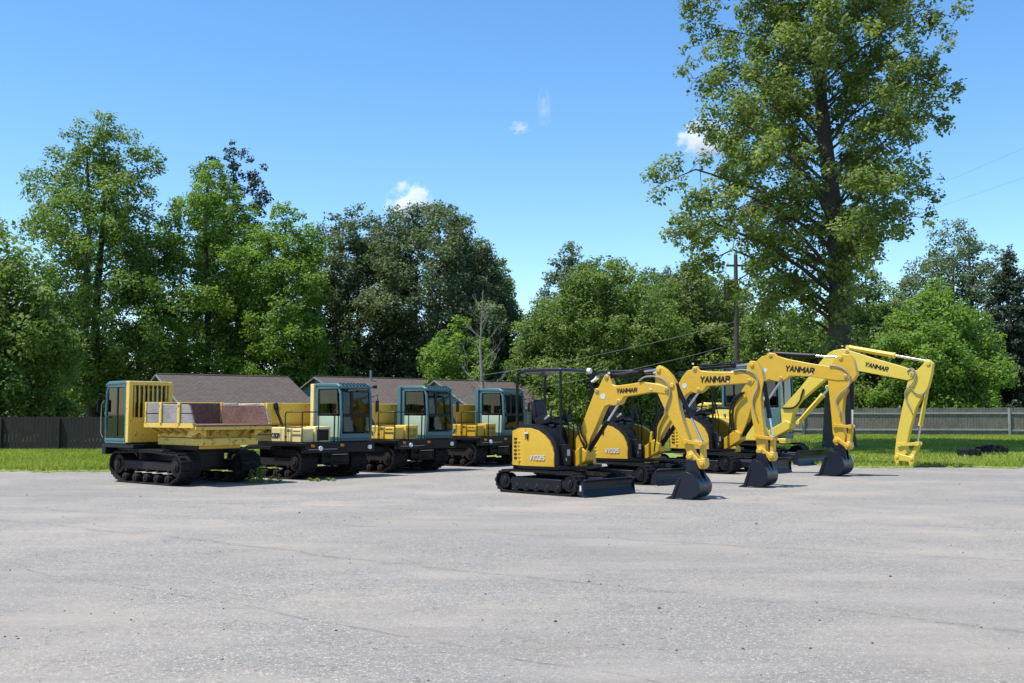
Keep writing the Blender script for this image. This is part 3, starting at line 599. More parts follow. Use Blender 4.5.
E1 = dict(under=dict(l=2.08, w=1.56, tw=.30, r=.205, blade=1.36, bh=.32, sh=.16), zs=1., canopy=2.43, model='ViO35', sticker=True, bw=.17, foot=(.70, .80), bracket='yellow',
  boom=[(.61, .70), (.54, .82), (.54, 1.05), (.64, 1.23), (.75, 1.48), (.95, 1.93), (.99, 2.01), (1.06, 2.05), (1.18, 2.26), (1.24, 2.31), (1.30, 2.27), (1.36, 2.11), (1.44, 2.08), (1.82, 2.12), (2.0, 2.15), (2.35, 2.10), (2.57, 2.04), (2.62, 1.98), (2.55, 1.91), (2.2, 1.95), (1.81, 1.89), (1.62, 1.87), (1.57, 1.80), (1.51, 1.72), (1.38, 1.70), (1.31, 1.72), (1.20, 1.69), (1.14, 1.58), (1.02, 1.33), (.87, 1.05), (.80, .84), (.72, .70)],
  arm=[(2.30, 2.42), (2.36, 2.45), (2.48, 2.38), (2.60, 2.26), (2.69, 2.12), (2.73, 1.95), (2.77, 1.67), (2.86, 1.35), (2.97, 1.05), (3.05, .84), (3.06, .76), (2.98, .74), (2.92, .80), (2.84, 1.0), (2.70, 1.25), (2.58, 1.44), (2.44, 1.68), (2.32, 1.93), (2.27, 2.05), (2.28, 2.22)],
  link=[(2.90, 1.04), (3.20, 1.01), (3.21, .70), (2.99, .78)], bosses=[(1.24, 2.25), (1.50, 1.78), (2.52, 2.00), (1.03, 1.99)], abosses=[(2.35, 2.36), (2.99, .79), (2.63, 2.07)],
  text=(1.68, 1.99, 2, .095), round=(1.16, 1.88), bucket=(2.60, 3.25, .49, .52, (3.0, .66)), lamp=(.93, 2.20),
  rams={'boom_cylinder': ((.76, .78), (1.50, 1.80), .62, .045, .0, 'black'), 'arm_cylinder': ((1.26, 2.27), (2.33, 2.38), .70, .045, 0., 'black'), 'bucket_cylinder': ((2.68, 2.08), (3.19, 1.03), .58, .042, 0., 'black')},
  hoses=[([(1.95, 2.16), (2.1, 2.24), (2.35, 2.23), (2.52, 2.13), (2.60, 1.95), (2.52, 1.70), (2.48, 1.55)], .016, 'hose', -1.15), ([(.60, 1.35), (.62, 1.15), (.74, .92), (.72, .70)], .018, 'cover', -1.25), ([(.66, 1.38), (.70, 1.15), (.82, .95), (.66, .66)], .018, 'cover', -1.5), ([(1.3, 2.33), (1.55, 2.28), (1.9, 2.36), (2.2, 2.40)], .016, 'cover', -.6), ([(1.35, 2.3), (1.6, 2.22), (1.9, 2.30), (2.25, 2.36)], .016, 'cover', .6)])
E2 = dict(under=dict(l=2.12, w=1.62, tw=.31, r=.21, blade=1.42, bh=.34, sh=.14), zs=1.02, canopy=2.52, model='ViO35', bw=.19, foot=(.82, .86), bracket='yellow',
  boom=[(.72, .72), (.66, .86), (.68, 1.06), (.82, 1.25), (1.02, 1.50), (1.22, 1.85), (1.36, 2.14), (1.48, 2.34), (1.62, 2.50), (1.72, 2.51), (1.76, 2.58), (1.86, 2.58), (1.92, 2.49), (2.12, 2.46), (2.8, 2.44), (3.06, 2.36), (3.18, 2.25), (3.12, 2.16), (2.98, 2.19), (2.58, 2.17), (2.08, 2.14), (2.0, 2.05), (1.90, 1.99), (1.80, 1.99), (1.70, 2.02), (1.58, 1.96), (1.44, 1.78), (1.20, 1.40), (.98, 1.08), (.90, .84), (.84, .72)],
  arm=[(3.02, 2.60), (3.08, 2.67), (3.20, 2.66), (3.32, 2.48), (3.38, 2.26), (3.34, 2.05), (3.31, 1.86), (3.33, 1.52), (3.38, 1.10), (3.40, .80), (3.36, .70), (3.26, .72), (3.20, .82), (3.16, 1.10), (3.09, 1.50), (3.05, 1.86), (2.98, 2.14), (2.96, 2.35)],
  link=[(3.20, 1.06), (3.54, 1.03), (3.52, .70), (3.28, .77)], bosses=[(1.80, 2.52), (1.88, 2.06), (3.06, 2.24)], abosses=[(3.12, 2.58), (3.29, .78)],
  text=(2.27, 2.29, 0, .15), round=(1.55, 2.16), bucket=(2.90, 3.52, .56, .58, (3.3, .66)),
  rams={'boom_cylinder': ((.92, .84), (1.88, 2.06), .62, .05, .0, 'black'), 'arm_cylinder': ((1.82, 2.54), (3.08, 2.60), .72, .05, 0., 'black'), 'bucket_cylinder': ((3.36, 2.2), (3.52, 1.06), .66, .048, 0., 'black')},
  hoses=[([(2.70, 2.46), (2.95, 2.48), (3.18, 2.38), (3.26, 2.15), (3.16, 1.90), (3.14, 1.72), (3.22, 1.45)], .018, 'hose', -1.15), ([(1.35, 2.0), (1.05, 1.75), (.82, 1.35), (.80, 1.0), (.76, .7)], .022, 'cover', -1.3), ([(1.42, 1.98), (1.12, 1.72), (.90, 1.35), (.86, 1.0), (.82, .7)], .022, 'cover', -1.6), ([(1.9, 2.62), (2.2, 2.60), (2.6, 2.66), (2.9, 2.66)], .018, 'cover', -.6)])
E3 = dict(under=dict(l=2.55, w=1.92, tw=.38, r=.245, blade=2.0, bh=.40, sh=.15), zs=1.10, canopy=2.66, model='ViO50', bw=.22, foot=(.98, 1.0), bracket='yellow',
  boom=[(.90, .84), (.84, 1.0), (.80, 1.24), (.78, 1.45), (.88, 1.75), (1.02, 2.0), (1.29, 2.36), (1.46, 2.72), (1.57, 2.92), (1.70, 3.02), (1.84, 3.05), (1.90, 3.12), (2.06, 3.10), (2.14, 3.02), (2.38, 2.94), (2.98, 2.81), (3.61, 2.70), (3.92, 2.58), (4.04, 2.46), (3.95, 2.36), (3.67, 2.36), (3.0, 2.47), (2.48, 2.50), (2.38, 2.44), (2.28, 2.38), (2.12, 2.36), (1.88, 2.42), (1.74, 2.36), (1.56, 2.05), (1.40, 1.72), (1.32, 1.45), (1.22, 1.20), (1.12, 1.0), (1.04, .84)],
  arm=[(3.50, 2.70), (3.62, 2.90), (3.80, 3.02), (4.00, 3.0), (4.10, 2.86), (4.18, 2.50), (4.0, 2.25), (3.84, 1.95), (3.80, 1.6), (3.80, 1.26), (3.86, .98), (3.84, .84), (3.72, .80), (3.60, .86), (3.54, 1.05), (3.52, 1.40), (3.48, 1.9), (3.44, 2.40), (3.44, 2.6)],
  link=[(3.60, 1.24), (3.98, 1.22), (3.92, .80), (3.64, .88)], bosses=[(1.95, 3.04), (2.22, 2.44), (3.90, 2.46)], abosses=[(3.78, 2.92), (3.68, .88)],
  text=(2.72, 2.66, -7, .165), round=(1.80, 2.66), bucket=(3.16, 3.90, .62, .68, (3.74, .76)),
  rams={'boom_cylinder': ((1.12, .98), (2.22, 2.44), .62, .06, .0, 'black'), 'arm_cylinder': ((1.98, 3.10), (3.74, 2.94), .64, .058, 0., 'black'), 'bucket_cylinder': ((4.02, 2.48), (4.0, 1.24), .68, .055, 0., 'black')},
  hoses=[([(3.5, 2.74), (3.75, 2.70), (3.98, 2.52), (4.0, 2.25), (3.78, 2.05), (3.66, 1.85), (3.74, 1.6), (3.74, 1.45)], .02, 'hose', -1.15), ([(1.15, 2.1), (.88, 1.85), (.80, 1.5), (.86, 1.1)], .026, 'cover', -1.3), ([(1.24, 2.1), (.98, 1.85), (.90, 1.5), (.94, 1.1)], .026, 'cover', -1.6)])
E4 = dict(under=dict(l=2.95, w=2.25, tw=.45, r=.29, blade=2.35, bh=.45, sh=.1), zs=1.3, canopy=3.06, bw=.26, foot=(1.42, 1.22), bracket='lemon',
  boom=[(1.30, 1.04), (1.24, 1.35), (1.22, 1.64), (1.34, 1.78), (1.84, 2.30), (2.21, 2.72), (2.52, 3.10), (2.74, 3.32), (2.92, 3.42), (3.20, 3.46), (3.36, 3.42), (4.06, 3.17), (4.89, 2.90), (5.20, 2.78), (5.28, 2.66), (5.22, 2.54), (5.08, 2.48), (4.54, 2.60), (3.88, 2.74), (3.31, 2.86), (3.05, 2.84), (2.6, 2.52), (2.2, 2.2), (1.88, 1.95), (1.70, 1.74), (1.60, 1.50), (1.54, 1.2), (1.46, 1.04)],
  arm=[(5.36, 2.78), (5.52, 2.94), (5.58, 3.05), (5.68, 3.06), (5.78, 2.95), (5.74, 2.66), (5.64, 2.29), (5.44, 1.98), (5.28, 1.68), (5.12, 1.15), (5.0, .64), (5.0, .40), (4.90, .30), (4.74, .26), (4.66, .40), (4.72, .85), (4.86, 1.49), (4.98, 2.0), (5.05, 2.34), (5.14, 2.66), (5.22, 2.74)],
  link=[(4.80, .64), (5.30, .68), (5.14, .30), (4.74, .30)], bosses=[(3.34, 3.38), (2.72, 2.32), (5.20, 2.66)], abosses=[(5.66, 2.96), (4.76, .34)],
  text=(4.20, 2.90, -15, .15), bucket=None, cdp=.29,
  rams={'boom_cylinder': ((1.74, 1.26), (2.76, 2.34), .78, .075, 0., 'lemon'), 'arm_cylinder': ((3.34, 3.50), (5.62, 3.02), .60, .075, 0., 'lemon'), 'bucket_cylinder': ((5.60, 2.36), (5.28, .72), .72, .06, 0., 'lemon')},
  hoses=[([(5.08, 2.74), (5.22, 2.82), (5.32, 2.66), (5.24, 2.42), (5.04, 2.2), (5.02, 1.98), (5.12, 1.75), (5.18, 1.6)], .022, 'hose', -1.15), ([(1.98, 2.28), (1.90, 2.05), (1.86, 1.92), (1.66, 1.72), (1.3, 1.7)], .026, 'cover', -1.2), ([(5.15, 2.3), (5.3, 2.12), (5.5, 2.1), (5.62, 2.2)], .018, 'hose', -1.1)])
make_excavator((.85, 21.0), -35, -43, 'nearest black and yellow mini excavator, its whole side panel and canopy in plain view', E1, 1.0)
make_excavator((2.6, 24.2), -35, -43, 'mini excavator second from the nearest, its side panel showing behind the first boom', E2, 1.02)
make_excavator((5.2, 28.4), -37, -43, 'third mini excavator, its tall arm and bucket standing before the tree trunk', E3, 1.13)
make_excavator((7.4, 33.3), -38, -43, 'largest lemon yellow excavator with glazed cab and an arm ending without bucket', E4, 1.4, col='lemon', canopy=False)
# ------------------------------------------------------------------ ground
def ss(a, b, x): t = max(0., min(1., (x - a) / (b - a))); return t * t * (3 - 2 * t)
def gh(x, y):
    return .03 + .30 * ss(31, 50, y) * ss(6, 16, x) * (1 - .25 * ss(60, 90, y)) - .05 * ss(-4, 8, x) * (1 - ss(8, 14, x)) * 0
m, nt = nodes('weathered_asphalt'); v = coords(nt)
def cfade(n, a, b, c=0., d=1.): return ramp(nt, n, [(a, c), (b, d)])
fine = noise(nt, v, 120, 4, .8); mid = noise(nt, v, 14, 5, .7); big = noise(nt, v, .45, 5, .6); huge = noise(nt, v, .12, 3, .6)
vo = N(nt, 'ShaderNodeTexVoronoi', i={'Scale': 80.}); nt.links.new(v, vo.inputs[0])
col = mixc(nt, cfade(fine, .42, .58), (.095, .092, .086), (.335, .320, .288))
col = mixc(nt, cfade(vo.outputs['Color'], .66, .9, 0., .9), col, (.56, .46, .35))
vo2 = N(nt, 'ShaderNodeTexVoronoi', i={'Scale': 34.}); nt.links.new(v, vo2.inputs[0])
col = mixc(nt, cfade(vo2.outputs['Color'], .80, .97, 0., .85), col, (.06, .055, .052))
col = mixc(nt, cfade(mid, .46, .66, 0., .5), col, (.150, .139, .120))
col = mixc(nt, cfade(big, .46, .64, 0., .6), col, (.34, .29, .235))
col = mixc(nt, cfade(huge, .44, .62, 0., .4), col, (.165, .157, .148))
mp = N(nt, 'ShaderNodeMapping'); mp.inputs['Rotation'].default_value = (0, 0, R(28)); mp.inputs['Scale'].default_value = (.25, 1.6, 1.); nt.links.new(v, mp.inputs[0])
st = noise(nt, mp.outputs[0], 1.1, 6, .65)
col = mixc(nt, cfade(st, .50, .66, 0., .22), col, (.36, .335, .30)); col = mixc(nt, cfade(noise(nt, mp.outputs[0], 2.3, 6, .7), .52, .70, 0., .25), col, (.135, .127, .115))
col = mixc(nt, cfade(math_(nt, 'MULTIPLY', noise(nt, v, 1.1, 4, .6), noise(nt, v, 26, 3, .7)), .32, .42, 0., .6), col, (.13, .10, .075))
# long seams / cracks across the lot
sx = N(nt, 'ShaderNodeSeparateXYZ'); nt.links.new(v, sx.inputs[0])
wob = math_(nt, 'ADD', math_(nt, 'MULTIPLY', math_(nt, 'SUBTRACT', noise(nt, v, .35, 4, .6), .5), 1.1), math_(nt, 'MULTIPLY', noise(nt, v, 5, 5, .7), .16))
lines = None
for (sl, off, w) in ((-.70, 10.4, .05), (-.45, 13.9, .03), (-.34, 16.8, .035), (-.10, 19.3, .03), (-.8, 7.0, .018)):
    dd = math_(nt, 'SUBTRACT', math_(nt, 'SUBTRACT', math_(nt, 'ADD', sx.outputs[1], wob), math_(nt, 'MULTIPLY', sx.outputs[0], sl)), off)
    k = N(nt, 'ShaderNodeMapRange', i={1: 0., 2: w * 2.2, 3: 1., 4: 0.}); nt.links.new(math_(nt, 'ABSOLUTE', dd), k.inputs[0])
    lines = k.outputs[0] if lines is None else math_(nt, 'MAXIMUM', lines, k.outputs[0])
brk = cfade(noise(nt, v, .7, 5, .75), .34, .56)
lf = math_(nt, 'MULTIPLY', math_(nt, 'MULTIPLY', math_(nt, 'MULTIPLY', lines, cfade(noise(nt, v, 9, 4, .75), .35, .6)), brk), .6)
col = mixc(nt, lf, col, (.060, .053, .048))
hh = math_(nt, 'SUBTRACT', fine, math_(nt, 'MULTIPLY', lf, 1.5))
finish(nt, col, .88, 0, hh, .55, .012); MT['asphalt'] = m
b = MB(); b.add([(-600, -60, 0), (600, -60, 0), (600, 900, 0), (-600, 900, 0)], [(0, 1, 2, 3)])
tag(b.build('parking_lot', 'asphalt', smooth=False), kind='structure')
m, nt = nodes('lawn_soil_and_grass'); v = coords(nt)
a = noise(nt, v, .5, 5, .6); b_ = noise(nt, v, 9, 6, .7)
col = mixc(nt, cfade(b_, .35, .65), (.14, .19, .026), (.21, .275, .042)); col = mixc(nt, cfade(a, .45, .7, 0., .6), col, (.22, .225, .06))
finish(nt, col, .9, 0, b_, .8, .04); MT['lawn'] = m
def edge(x):
    base = 28. + 7. * ss(-8, -3, x) - 5.0 * ss(6, 10.5, x)
    return base + .22 * math.sin(x * 1.7) + .16 * math.sin(x * 4.3 + 1) + .12 * math.sin(x * 11) + .10 * math.sin(x * 17.3 + 2)
V = []; F = []
xs = [-400, -200, -90, -60] + [-45 + .12 * i for i in range(760)] + [60, 90, 200, 400]
ts = [0, .006, .03, .08, .16, .28, .42, .58, .76, 1.]
for x in xs:
    y0 = edge(x)
    for j, t in enumerate(ts):
        y = y0 + (75 - y0) * t
        if j == 0: V.append((x, y, .006))
        else: V.append((x, y, gh(x, y) + (.01 if j == 1 else .02)))
    V.append((x, 800, .25))
k = len(ts) + 1
for i in range(len(xs) - 1):
    for j in range(k - 1): F.append((i * k + j, (i + 1) * k + j, (i + 1) * k + j + 1, i * k + j + 1))
b = MB(); b.add(V, F); tag(b.build('lawn', 'lawn', ang=80), kind='structure')
# ------------------------------------------------------------------ leaf meshes
def leaf_mesh(name, P, Nrm, size, tone, mat, aspect=.6, rng=None):
    n = len(P); t = rng.normal(size=(n, 3)); t -= Nrm * (t * Nrm).sum(1, keepdims=True); t /= np.linalg.norm(t, axis=1, keepdims=True) + 1e-9
    u = np.cross(Nrm, t); sz = size[:, None]
    V = np.stack([P + t * sz, P + u * sz * aspect, P - t * sz, P - u * sz * aspect], 1).reshape(-1, 3).astype(np.float32)
    me = bpy.data.meshes.new(name); me.vertices.add(4 * n); me.vertices.foreach_set('co', V.ravel()); me.loops.add(4 * n); me.loops.foreach_set('vertex_index', np.arange(4 * n, dtype=np.int32))
    me.polygons.add(n); me.polygons.foreach_set('loop_start', np.arange(0, 4 * n, 4, dtype=np.int32)); me.update(calc_edges=True)
    a = me.attributes.new('tone', 'FLOAT', 'FACE'); a.data.foreach_set('value', tone.astype(np.float32)); me.materials.append(mat); me.validate(); return me
def clusters_to_leaves(cs, rs, per, size, rng, flat=.6, up=.7, ctr=None):
    k = len(cs); cnt = np.maximum(4, (per * (rs / rs.mean()) ** 2).astype(int)); idx = np.repeat(np.arange(k), cnt); n = len(idx)
    d = rng.normal(size=(n, 3)); d /= np.linalg.norm(d, axis=1, keepdims=True); rad = rng.uniform(.25, 1., size=(n, 1)) ** .6
    off = d * rad * rs[idx][:, None]; off[:, 2] *= flat
    P = cs[idx] + off
    Nn = d * .6 + rng.normal(size=(n, 3)) * .55 + np.array([-.12, -.15, up]); Nn /= np.linalg.norm(Nn, axis=1, keepdims=True)
    ct = rng.uniform(0, 1, size=k); tone = np.clip(ct[idx] * .5 + rng.uniform(0, .5, size=n), 0, 1)
    return P, Nn, size * rng.uniform(.65, 1.3, size=n), tone
def tree(name, X, Y, H, prof, mat, label, cat='tree', base=0., seed=0, nc=340, per=116, leaf=0.104, rc=.85, trunk=.28, flat=.55, shell=.55, droop=0., limbs=34, group=None, asym=0., bark='bark', lift=.35, split=1, lobes=.22, wx=1.0, limb_r=.2, shift=None, lean=0.):
    """prof: (fraction of height, crown half width in m) from the crown's base to its top."""
    rng = np.random.default_rng(seed); z0 = gh(X, Y) if Y < 75 else .15
    nc = int(nc * 1.9); per = int(per * .56); rc *= .80; flat = min(.95, flat + .28)
    root = empty(name, (X, Y, z0), label=label, cat=cat, group=group)
    fz = np.array([p[0] for p in prof]) * H; fr = np.array([p[1] for p in prof])
    w = np.interp(np.linspace(fz[0], fz[-1], 200), fz, fr) + .15; zz = np.linspace(fz[0], fz[-1], 200); cdf = np.cumsum(w ** 1.25); cdf /= cdf[-1]
    z = np.interp(rng.uniform(0, 1, nc), cdf, zz); ph = rng.uniform(0, 2 * np.pi, nc); q = rng.uniform(shell ** 2, 1, nc) ** .5
    inner = rng.uniform(0, 1, nc) < .16; q[inner] *= rng.uniform(.2, .8, inner.sum())
    a1, a2, a3 = rng.uniform(0, 6.3, 3)
    lob = 1 + lobes * np.sin(2 * ph + a1 + z * .35) + lobes * .8 * np.sin(3 * ph + a2 - z * .8) + lobes * .6 * np.sin(z * 1.9 + a3 + ph); lob = np.minimum(lob, 1.32)
    r = np.interp(z, fz, fr) * q * lob
    cs = np.stack([np.cos(ph) * r * wx + asym * (z / H), np.sin(ph) * r, z - droop * (r / (fr.max() + .01)) ** 2 * 2.], 1)
    if shift: cs[:, 0] += np.interp(z / H, [q_[0] for q_ in shift], [q_[1] for q_ in shift])
    rs = rc * rng.uniform(.45, 1.25, nc) * np.clip(.55 + .5 * np.interp(z, fz, fr) / fr.max(), .5, 1.)
    P, Nn, S, tone = clusters_to_leaves(cs, rs, per, leaf, rng, flat); P = P + rng.normal(size=P.shape) * .06
    me = leaf_mesh('crown', P, Nn, S, tone, LF[mat], .62, rng); o = bpy.data.objects.new('crown', me); C.objects.link(o); o.parent = root
    # wood
    m = MB(); tops = []
    for k in range(split):
        ang = k * 2.4 + seed; sp = (0 if split == 1 else fr.max() * .28)
        pts = []; rad = []
        for i in range(9):
            f = i / 8; hz = f * H * (.93 - .08 * k)
            pts.append((math.cos(ang) * sp * min(1, f * 2.2) + .10 * math.sin(f * 7 + seed + k) * H / 14 + (asym + lean) * f, math.sin(ang) * sp * min(1, f * 2.2) + .1 * math.cos(f * 6 + seed), hz - .3 * (i == 0)))
            rad.append(trunk * (1.25 if i == 0 else 1.) * (1 - .93 * f) ** .8 + .012)
        m.tube(pts, rad, 10); tops.append(pts)
    order = rng.permutation(nc)[:limbs]
    for j in order:
        c = Vector(cs[j]); tp = tops[int(rng.integers(split))]; hz = max(.12 * H, c.z - lift * math.hypot(c.x, c.y) - .3); f = min(.97, hz / (H * .93)); i = min(7, int(f * 8)); st = Vector(tp[i]).lerp(Vector(tp[i + 1]), f * 8 - i)
        r0 = trunk * limb_r * (1.1 - f) * rng.uniform(.4, 1.2) + .012; mid_ = st.lerp(c, .5) + Vector((0, 0, -.08 * (c - st).length + .1))
        m.tube([st, st.lerp(mid_, .55) + Vector((0, 0, .05)), mid_, mid_.lerp(c, .6), c], [r0, r0 * .8, r0 * .6, r0 * .38, .008], 6)
    m.build('trunk', bark, root, ang=60)
    return root
def limb_tree(name, X, Y, H, env, mat, label, seed=0, nl=70, leaf=.08, per=60, rc=.42, trunk=.5, lean=-1.1, cat='tree', group=None, rise=.30, droop=.5, step=.36, bend=0., split=1):
    """Crown carried by separate limbs with leafy sprays, open gaps between them. env: (fraction of height, leftmost, rightmost extent in m from the trunk)."""
    rng = np.random.default_rng(seed); root = empty(name, (X, Y, gh(X, Y) if Y < 75 else .15), label=label, cat=cat, group=group)
    ez = np.array([e[0] for e in env]) * H; el = np.array([e[1] for e in env]); er = np.array([e[2] for e in env])
    def axis(z): f = max(0., z / H); return Vector((lean * f ** 1.5 + .12 * math.sin(z * .5 + seed), .15 * math.sin(z * .4 + 1), z))
    m = MB(); m.tube([axis(H * k / 14 * .97) + Vector((0, 0, -.3 * (k == 0))) for k in range(15)], [trunk * ((1.35, 1.08)[k] if k < 2 else 1.) * (1 - .95 * (k / 14) ** 1.1) + .012 for k in range(15)], 12)
    cs = []; rs = []; zlo, zhi = ez[0], ez[-1]
    for k in range(nl):
        f = (k + rng.uniform(0, 1)) / nl; zt = zlo + (zhi - zlo) * f ** .9; a = k * 2.39996 + rng.uniform(-.35, .35)
        c, sn = math.cos(a), math.sin(a); side = np.interp(zt, ez, er) if c > 0 else np.interp(zt, ez, el); dep = .5 * (np.interp(zt, ez, er) + np.interp(zt, ez, el))
        L = math.hypot(c * side, sn * dep) * rng.uniform(.70, 1.06) + .3
        zb = max(.14 * H, zt - L * rise); P0 = axis(zb); d = Vector((c * side, sn * dep, 0)).normalized(); top = Vector((axis(zt).x, axis(zt).y, zt)) + d * L
        mid1 = P0.lerp(top, .45) + Vector((0, 0, .10 * L + .1)); tip = top + Vector((0, 0, -droop * min(1., L / 5)))
        B = [P0, P0.lerp(mid1, .5) + Vector((0, 0, .02 * L)), mid1, mid1.lerp(top, .55) + Vector((0, 0, .05 * L)), tip.lerp(mid1, .12), tip]
        r0 = trunk * (.07 + .015 * L) * (1.15 - f) + .012; m.tube(B, [r0, r0 * .8, r0 * .6, r0 * .4, r0 * .2, .006], 6)
        n = max(3, int(L / step * 1.6))
        for j in range(n):
            t = .22 + .78 * (j + rng.uniform(0, 1)) / n; q = t * 5; ii = min(4, int(q)); p = B[ii].lerp(B[ii + 1], q - ii); sp = (.18 + .16 * L) * math.sin(min(1., t * 1.05) * 2.6) ** .8 if t < 1.2 else 0
            w = rng.normal() * .55 * sp; pr = Vector((-d.y, d.x, 0)); e = p + pr * w + Vector((0, 0, rng.normal() * .40 + .05 - abs(w) * .15)) + d * rng.normal() * .3
            if j % 2 == 0: m.tube([p, p.lerp(e, .5) + Vector((0, 0, .05)), e], [r0 * .25, r0 * .16, .004], 4)
            cs.append(tuple(e)); rs.append(rc * rng.uniform(.4, 1.5) * (1.1 - .3 * t))
    m.build('trunk', 'bark', root, ang=60)
    cs = np.array(cs); rs = np.array(rs); P, Nn, S, tone = clusters_to_leaves(cs, rs, per, leaf, rng, .85); P = P + rng.normal(size=P.shape) * .06
    o = bpy.data.objects.new('crown', leaf_mesh('crown', P, Nn, S, tone, LF[mat], .62, rng)); C.objects.link(o); o.parent = root
    return root
def X_(px, d): return (px - 512) * d / 1050.
def Z_(py, d): return 1.58 + (412 - py) * d / 1050. # height of something at image row py and distance d
# big near tree
D = 41.
root = limb_tree('large_maple_tree', X_(842, D), D, 24.0, [(.20, 2.2, .3), (.24, 3.8, .5), (.28, 5.4, .9), (.34, 7.4, 1.9), (.40, 7.9, 2.9), (.45, 7.6, 3.4), (.50, 6.0, 3.6), (.56, 5.4, 4.4), (.63, 5.2, 5.2), (.70, 4.6, 5.0), (.80, 4.4, 4.2), (.9, 3.2, 3.2), (1., 1.0, 1.0)], 'olive',
     'tall broad tree with bare thick trunk rising behind the excavators', seed=17, nl=104, leaf=.082, per=60, rc=.40, trunk=.50, rise=.42)
# left group
d = 66.
tree('tall_oak_tree', X_(98, d), d, Z_(110, d), [(.10, 4.6), (.25, 4.9), (.45, 5.1), (.62, 4.6), (.8, 3.4), (.92, 2.2), (1., .5)], 'mid', 'tallest dark open-crowned tree at the end of the row, above the dark fence', seed=2, nc=640, per=100, leaf=.11, rc=.85, trunk=.36, split=2, shell=.4, lobes=.27, limbs=60)
d = 46.5
tree('maple_tree', X_(0, d), d, Z_(256, d), [(.18, 2.0), (.35, 2.7), (.6, 2.6), (.8, 1.8), (1., .5)], 'mid', 'low rounded tree leaning over the dark board fence beside the tallest tree', seed=3, nc=260, per=100, leaf=.10, rc=.7, trunk=.2)
d = 60.
tree('maple_tree', X_(-90, 47), 47, 12.5, [(.15, 4.6), (.4, 5.6), (.65, 4.6), (1., .8)], 'mid', 'tree at the far edge shading the dark fence', seed=31, nc=260, per=87, leaf=0.128, rc=.9, trunk=.25)
d = 70.0
tree('maple_tree', X_(205, d), d, Z_(158, d), [(0.1, 4.0), (0.3, 4.55), (0.5, 4.33), (0.7, 3.55), (0.88, 2.11), (1.0, 0.44)], 'bright', 'bright green conical tree behind the barn roof with dark conifer tips above', seed=5, nc=520, per=113, leaf=0.104, rc=.72, trunk=.28)
d = 69.0
tree('maple_tree', X_(283, d), d, Z_(200, d), [(0.1, 3.33), (0.35, 3.66), (0.6, 3.22), (0.82, 2.44), (1.0, 0.44)], 'bright', 'bright green narrow tree just behind the right end of the first long roof', seed=6, nc=430, per=113, leaf=0.104, rc=.7, trunk=.25)
d = 80.0
tree('pine_tree', X_(228, d), d, Z_(138, d), [(.25, 3.0), (.6, 2.9), (.8, 2.4), (.92, 1.8), (1., .2)], 'needle', 'dark wispy conifer whose tips stand above the bright green tree', 'conifer', seed=8, nc=300, per=80, leaf=.12, rc=.6, trunk=.2, flat=.5, lobes=.42, limbs=70)
d = 77.0
tree('oak_tree', X_(352, d), d, Z_(206, d), [(0.08, 3.39), (0.3, 4.07), (0.55, 4.41), (0.78, 3.84), (0.92, 2.26), (1.0, 0.56)], 'dark', 'dark rounded oak, the narrower of the two dark crowns under the cloud', seed=9, nc=520, per=104, leaf=0.112, rc=.82, trunk=.26, split=2)
d = 76.0
tree('oak_tree', X_(428, d), d, Z_(204, d), [(0.1, 3.52), (0.3, 4.51), (0.55, 5.39), (0.78, 4.84), (0.92, 3.19), (1.0, 0.88)], 'dark', 'widest dark oak crown directly below the white cloud', seed=10, nc=720, per=104, leaf=0.112, rc=.85, trunk=.26, split=3)
d = 79.0
tree('oak_tree', X_(478, d), d, Z_(238, d), [(.10, 1.8), (.4, 2.0), (.7, 1.8), (1., .4)], 'dark', 'slim dark tree behind the bare dead tree', seed=12, nc=240, per=104, leaf=0.112, rc=.75, trunk=.2)
d = 82.0
tree('maple_tree', X_(502, d), d, Z_(262, d), [(.08, 1.8), (.35, 2.0), (.7, 1.7), (1., .3)], 'mid', 'mid green slim tree between the dead tree and the broad feathery tree', seed=13, nc=240, per=108, leaf=0.112, rc=.72, trunk=.2)
d = 64.0
tree('young_maple_tree', X_(458, d), d, Z_(318, d), [(.12, 1.9), (.45, 2.2), (.75, 1.6), (1., .3)], 'bright', 'small bright young tree in front of the dead tree', seed=14, nc=130, per=108, leaf=0.096, rc=.6, trunk=.1)
d = 78.
tree('poplar_tree', X_(572, d), d, Z_(244, d), [(.10, 2.6), (.5, 2.8), (.8, 2.0), (1., .4)], 'grey', 'pale poplar top rising behind the broad feathery tree', seed=15, nc=260, per=104, leaf=0.112, rc=.75, trunk=.2)
d = 64.
tree('locust_tree', X_(606, d), d, Z_(258, d), [(.06, 4.2), (.3, 4.5), (.6, 4.3), (.82, 3.3), (.94, 2.0), (1., .7)], 'mid', 'broad feathery green tree behind the power lines', seed=16, nc=640, per=113, leaf=0.096, rc=.8, trunk=.25, split=3, flat=.4)
d = 66.
tree('locust_tree', X_(544, d), d, Z_(300, d), [(.06, 2.5), (.4, 2.9), (.75, 1.8), (1., .4)], 'mid', 'lower green tree on the near flank of the feathery tree', seed=17, nc=300, per=110, leaf=0.096, rc=.7, trunk=.18)
d = 68.
tree('ash_tree', X_(690, d), d, Z_(268, d), [(.06, 3.3), (.35, 3.6), (.62, 3.4), (.85, 2.4), (1., .8)], 'olive', 'lighter yellow-green tree beside the utility pole', seed=18, nc=460, per=110, leaf=0.104, rc=.78, trunk=.22, split=2)
d = 90.
tree('oak_tree', X_(660, d), d, Z_(268, d), [(.2, 4.2), (.6, 4.6), (.85, 3.2), (1., .8)], 'dark', 'distant dark rounded treetop behind the yellow-green tree', seed=19, nc=300, per=87, leaf=0.144, rc=1., trunk=.2)
d = 92.
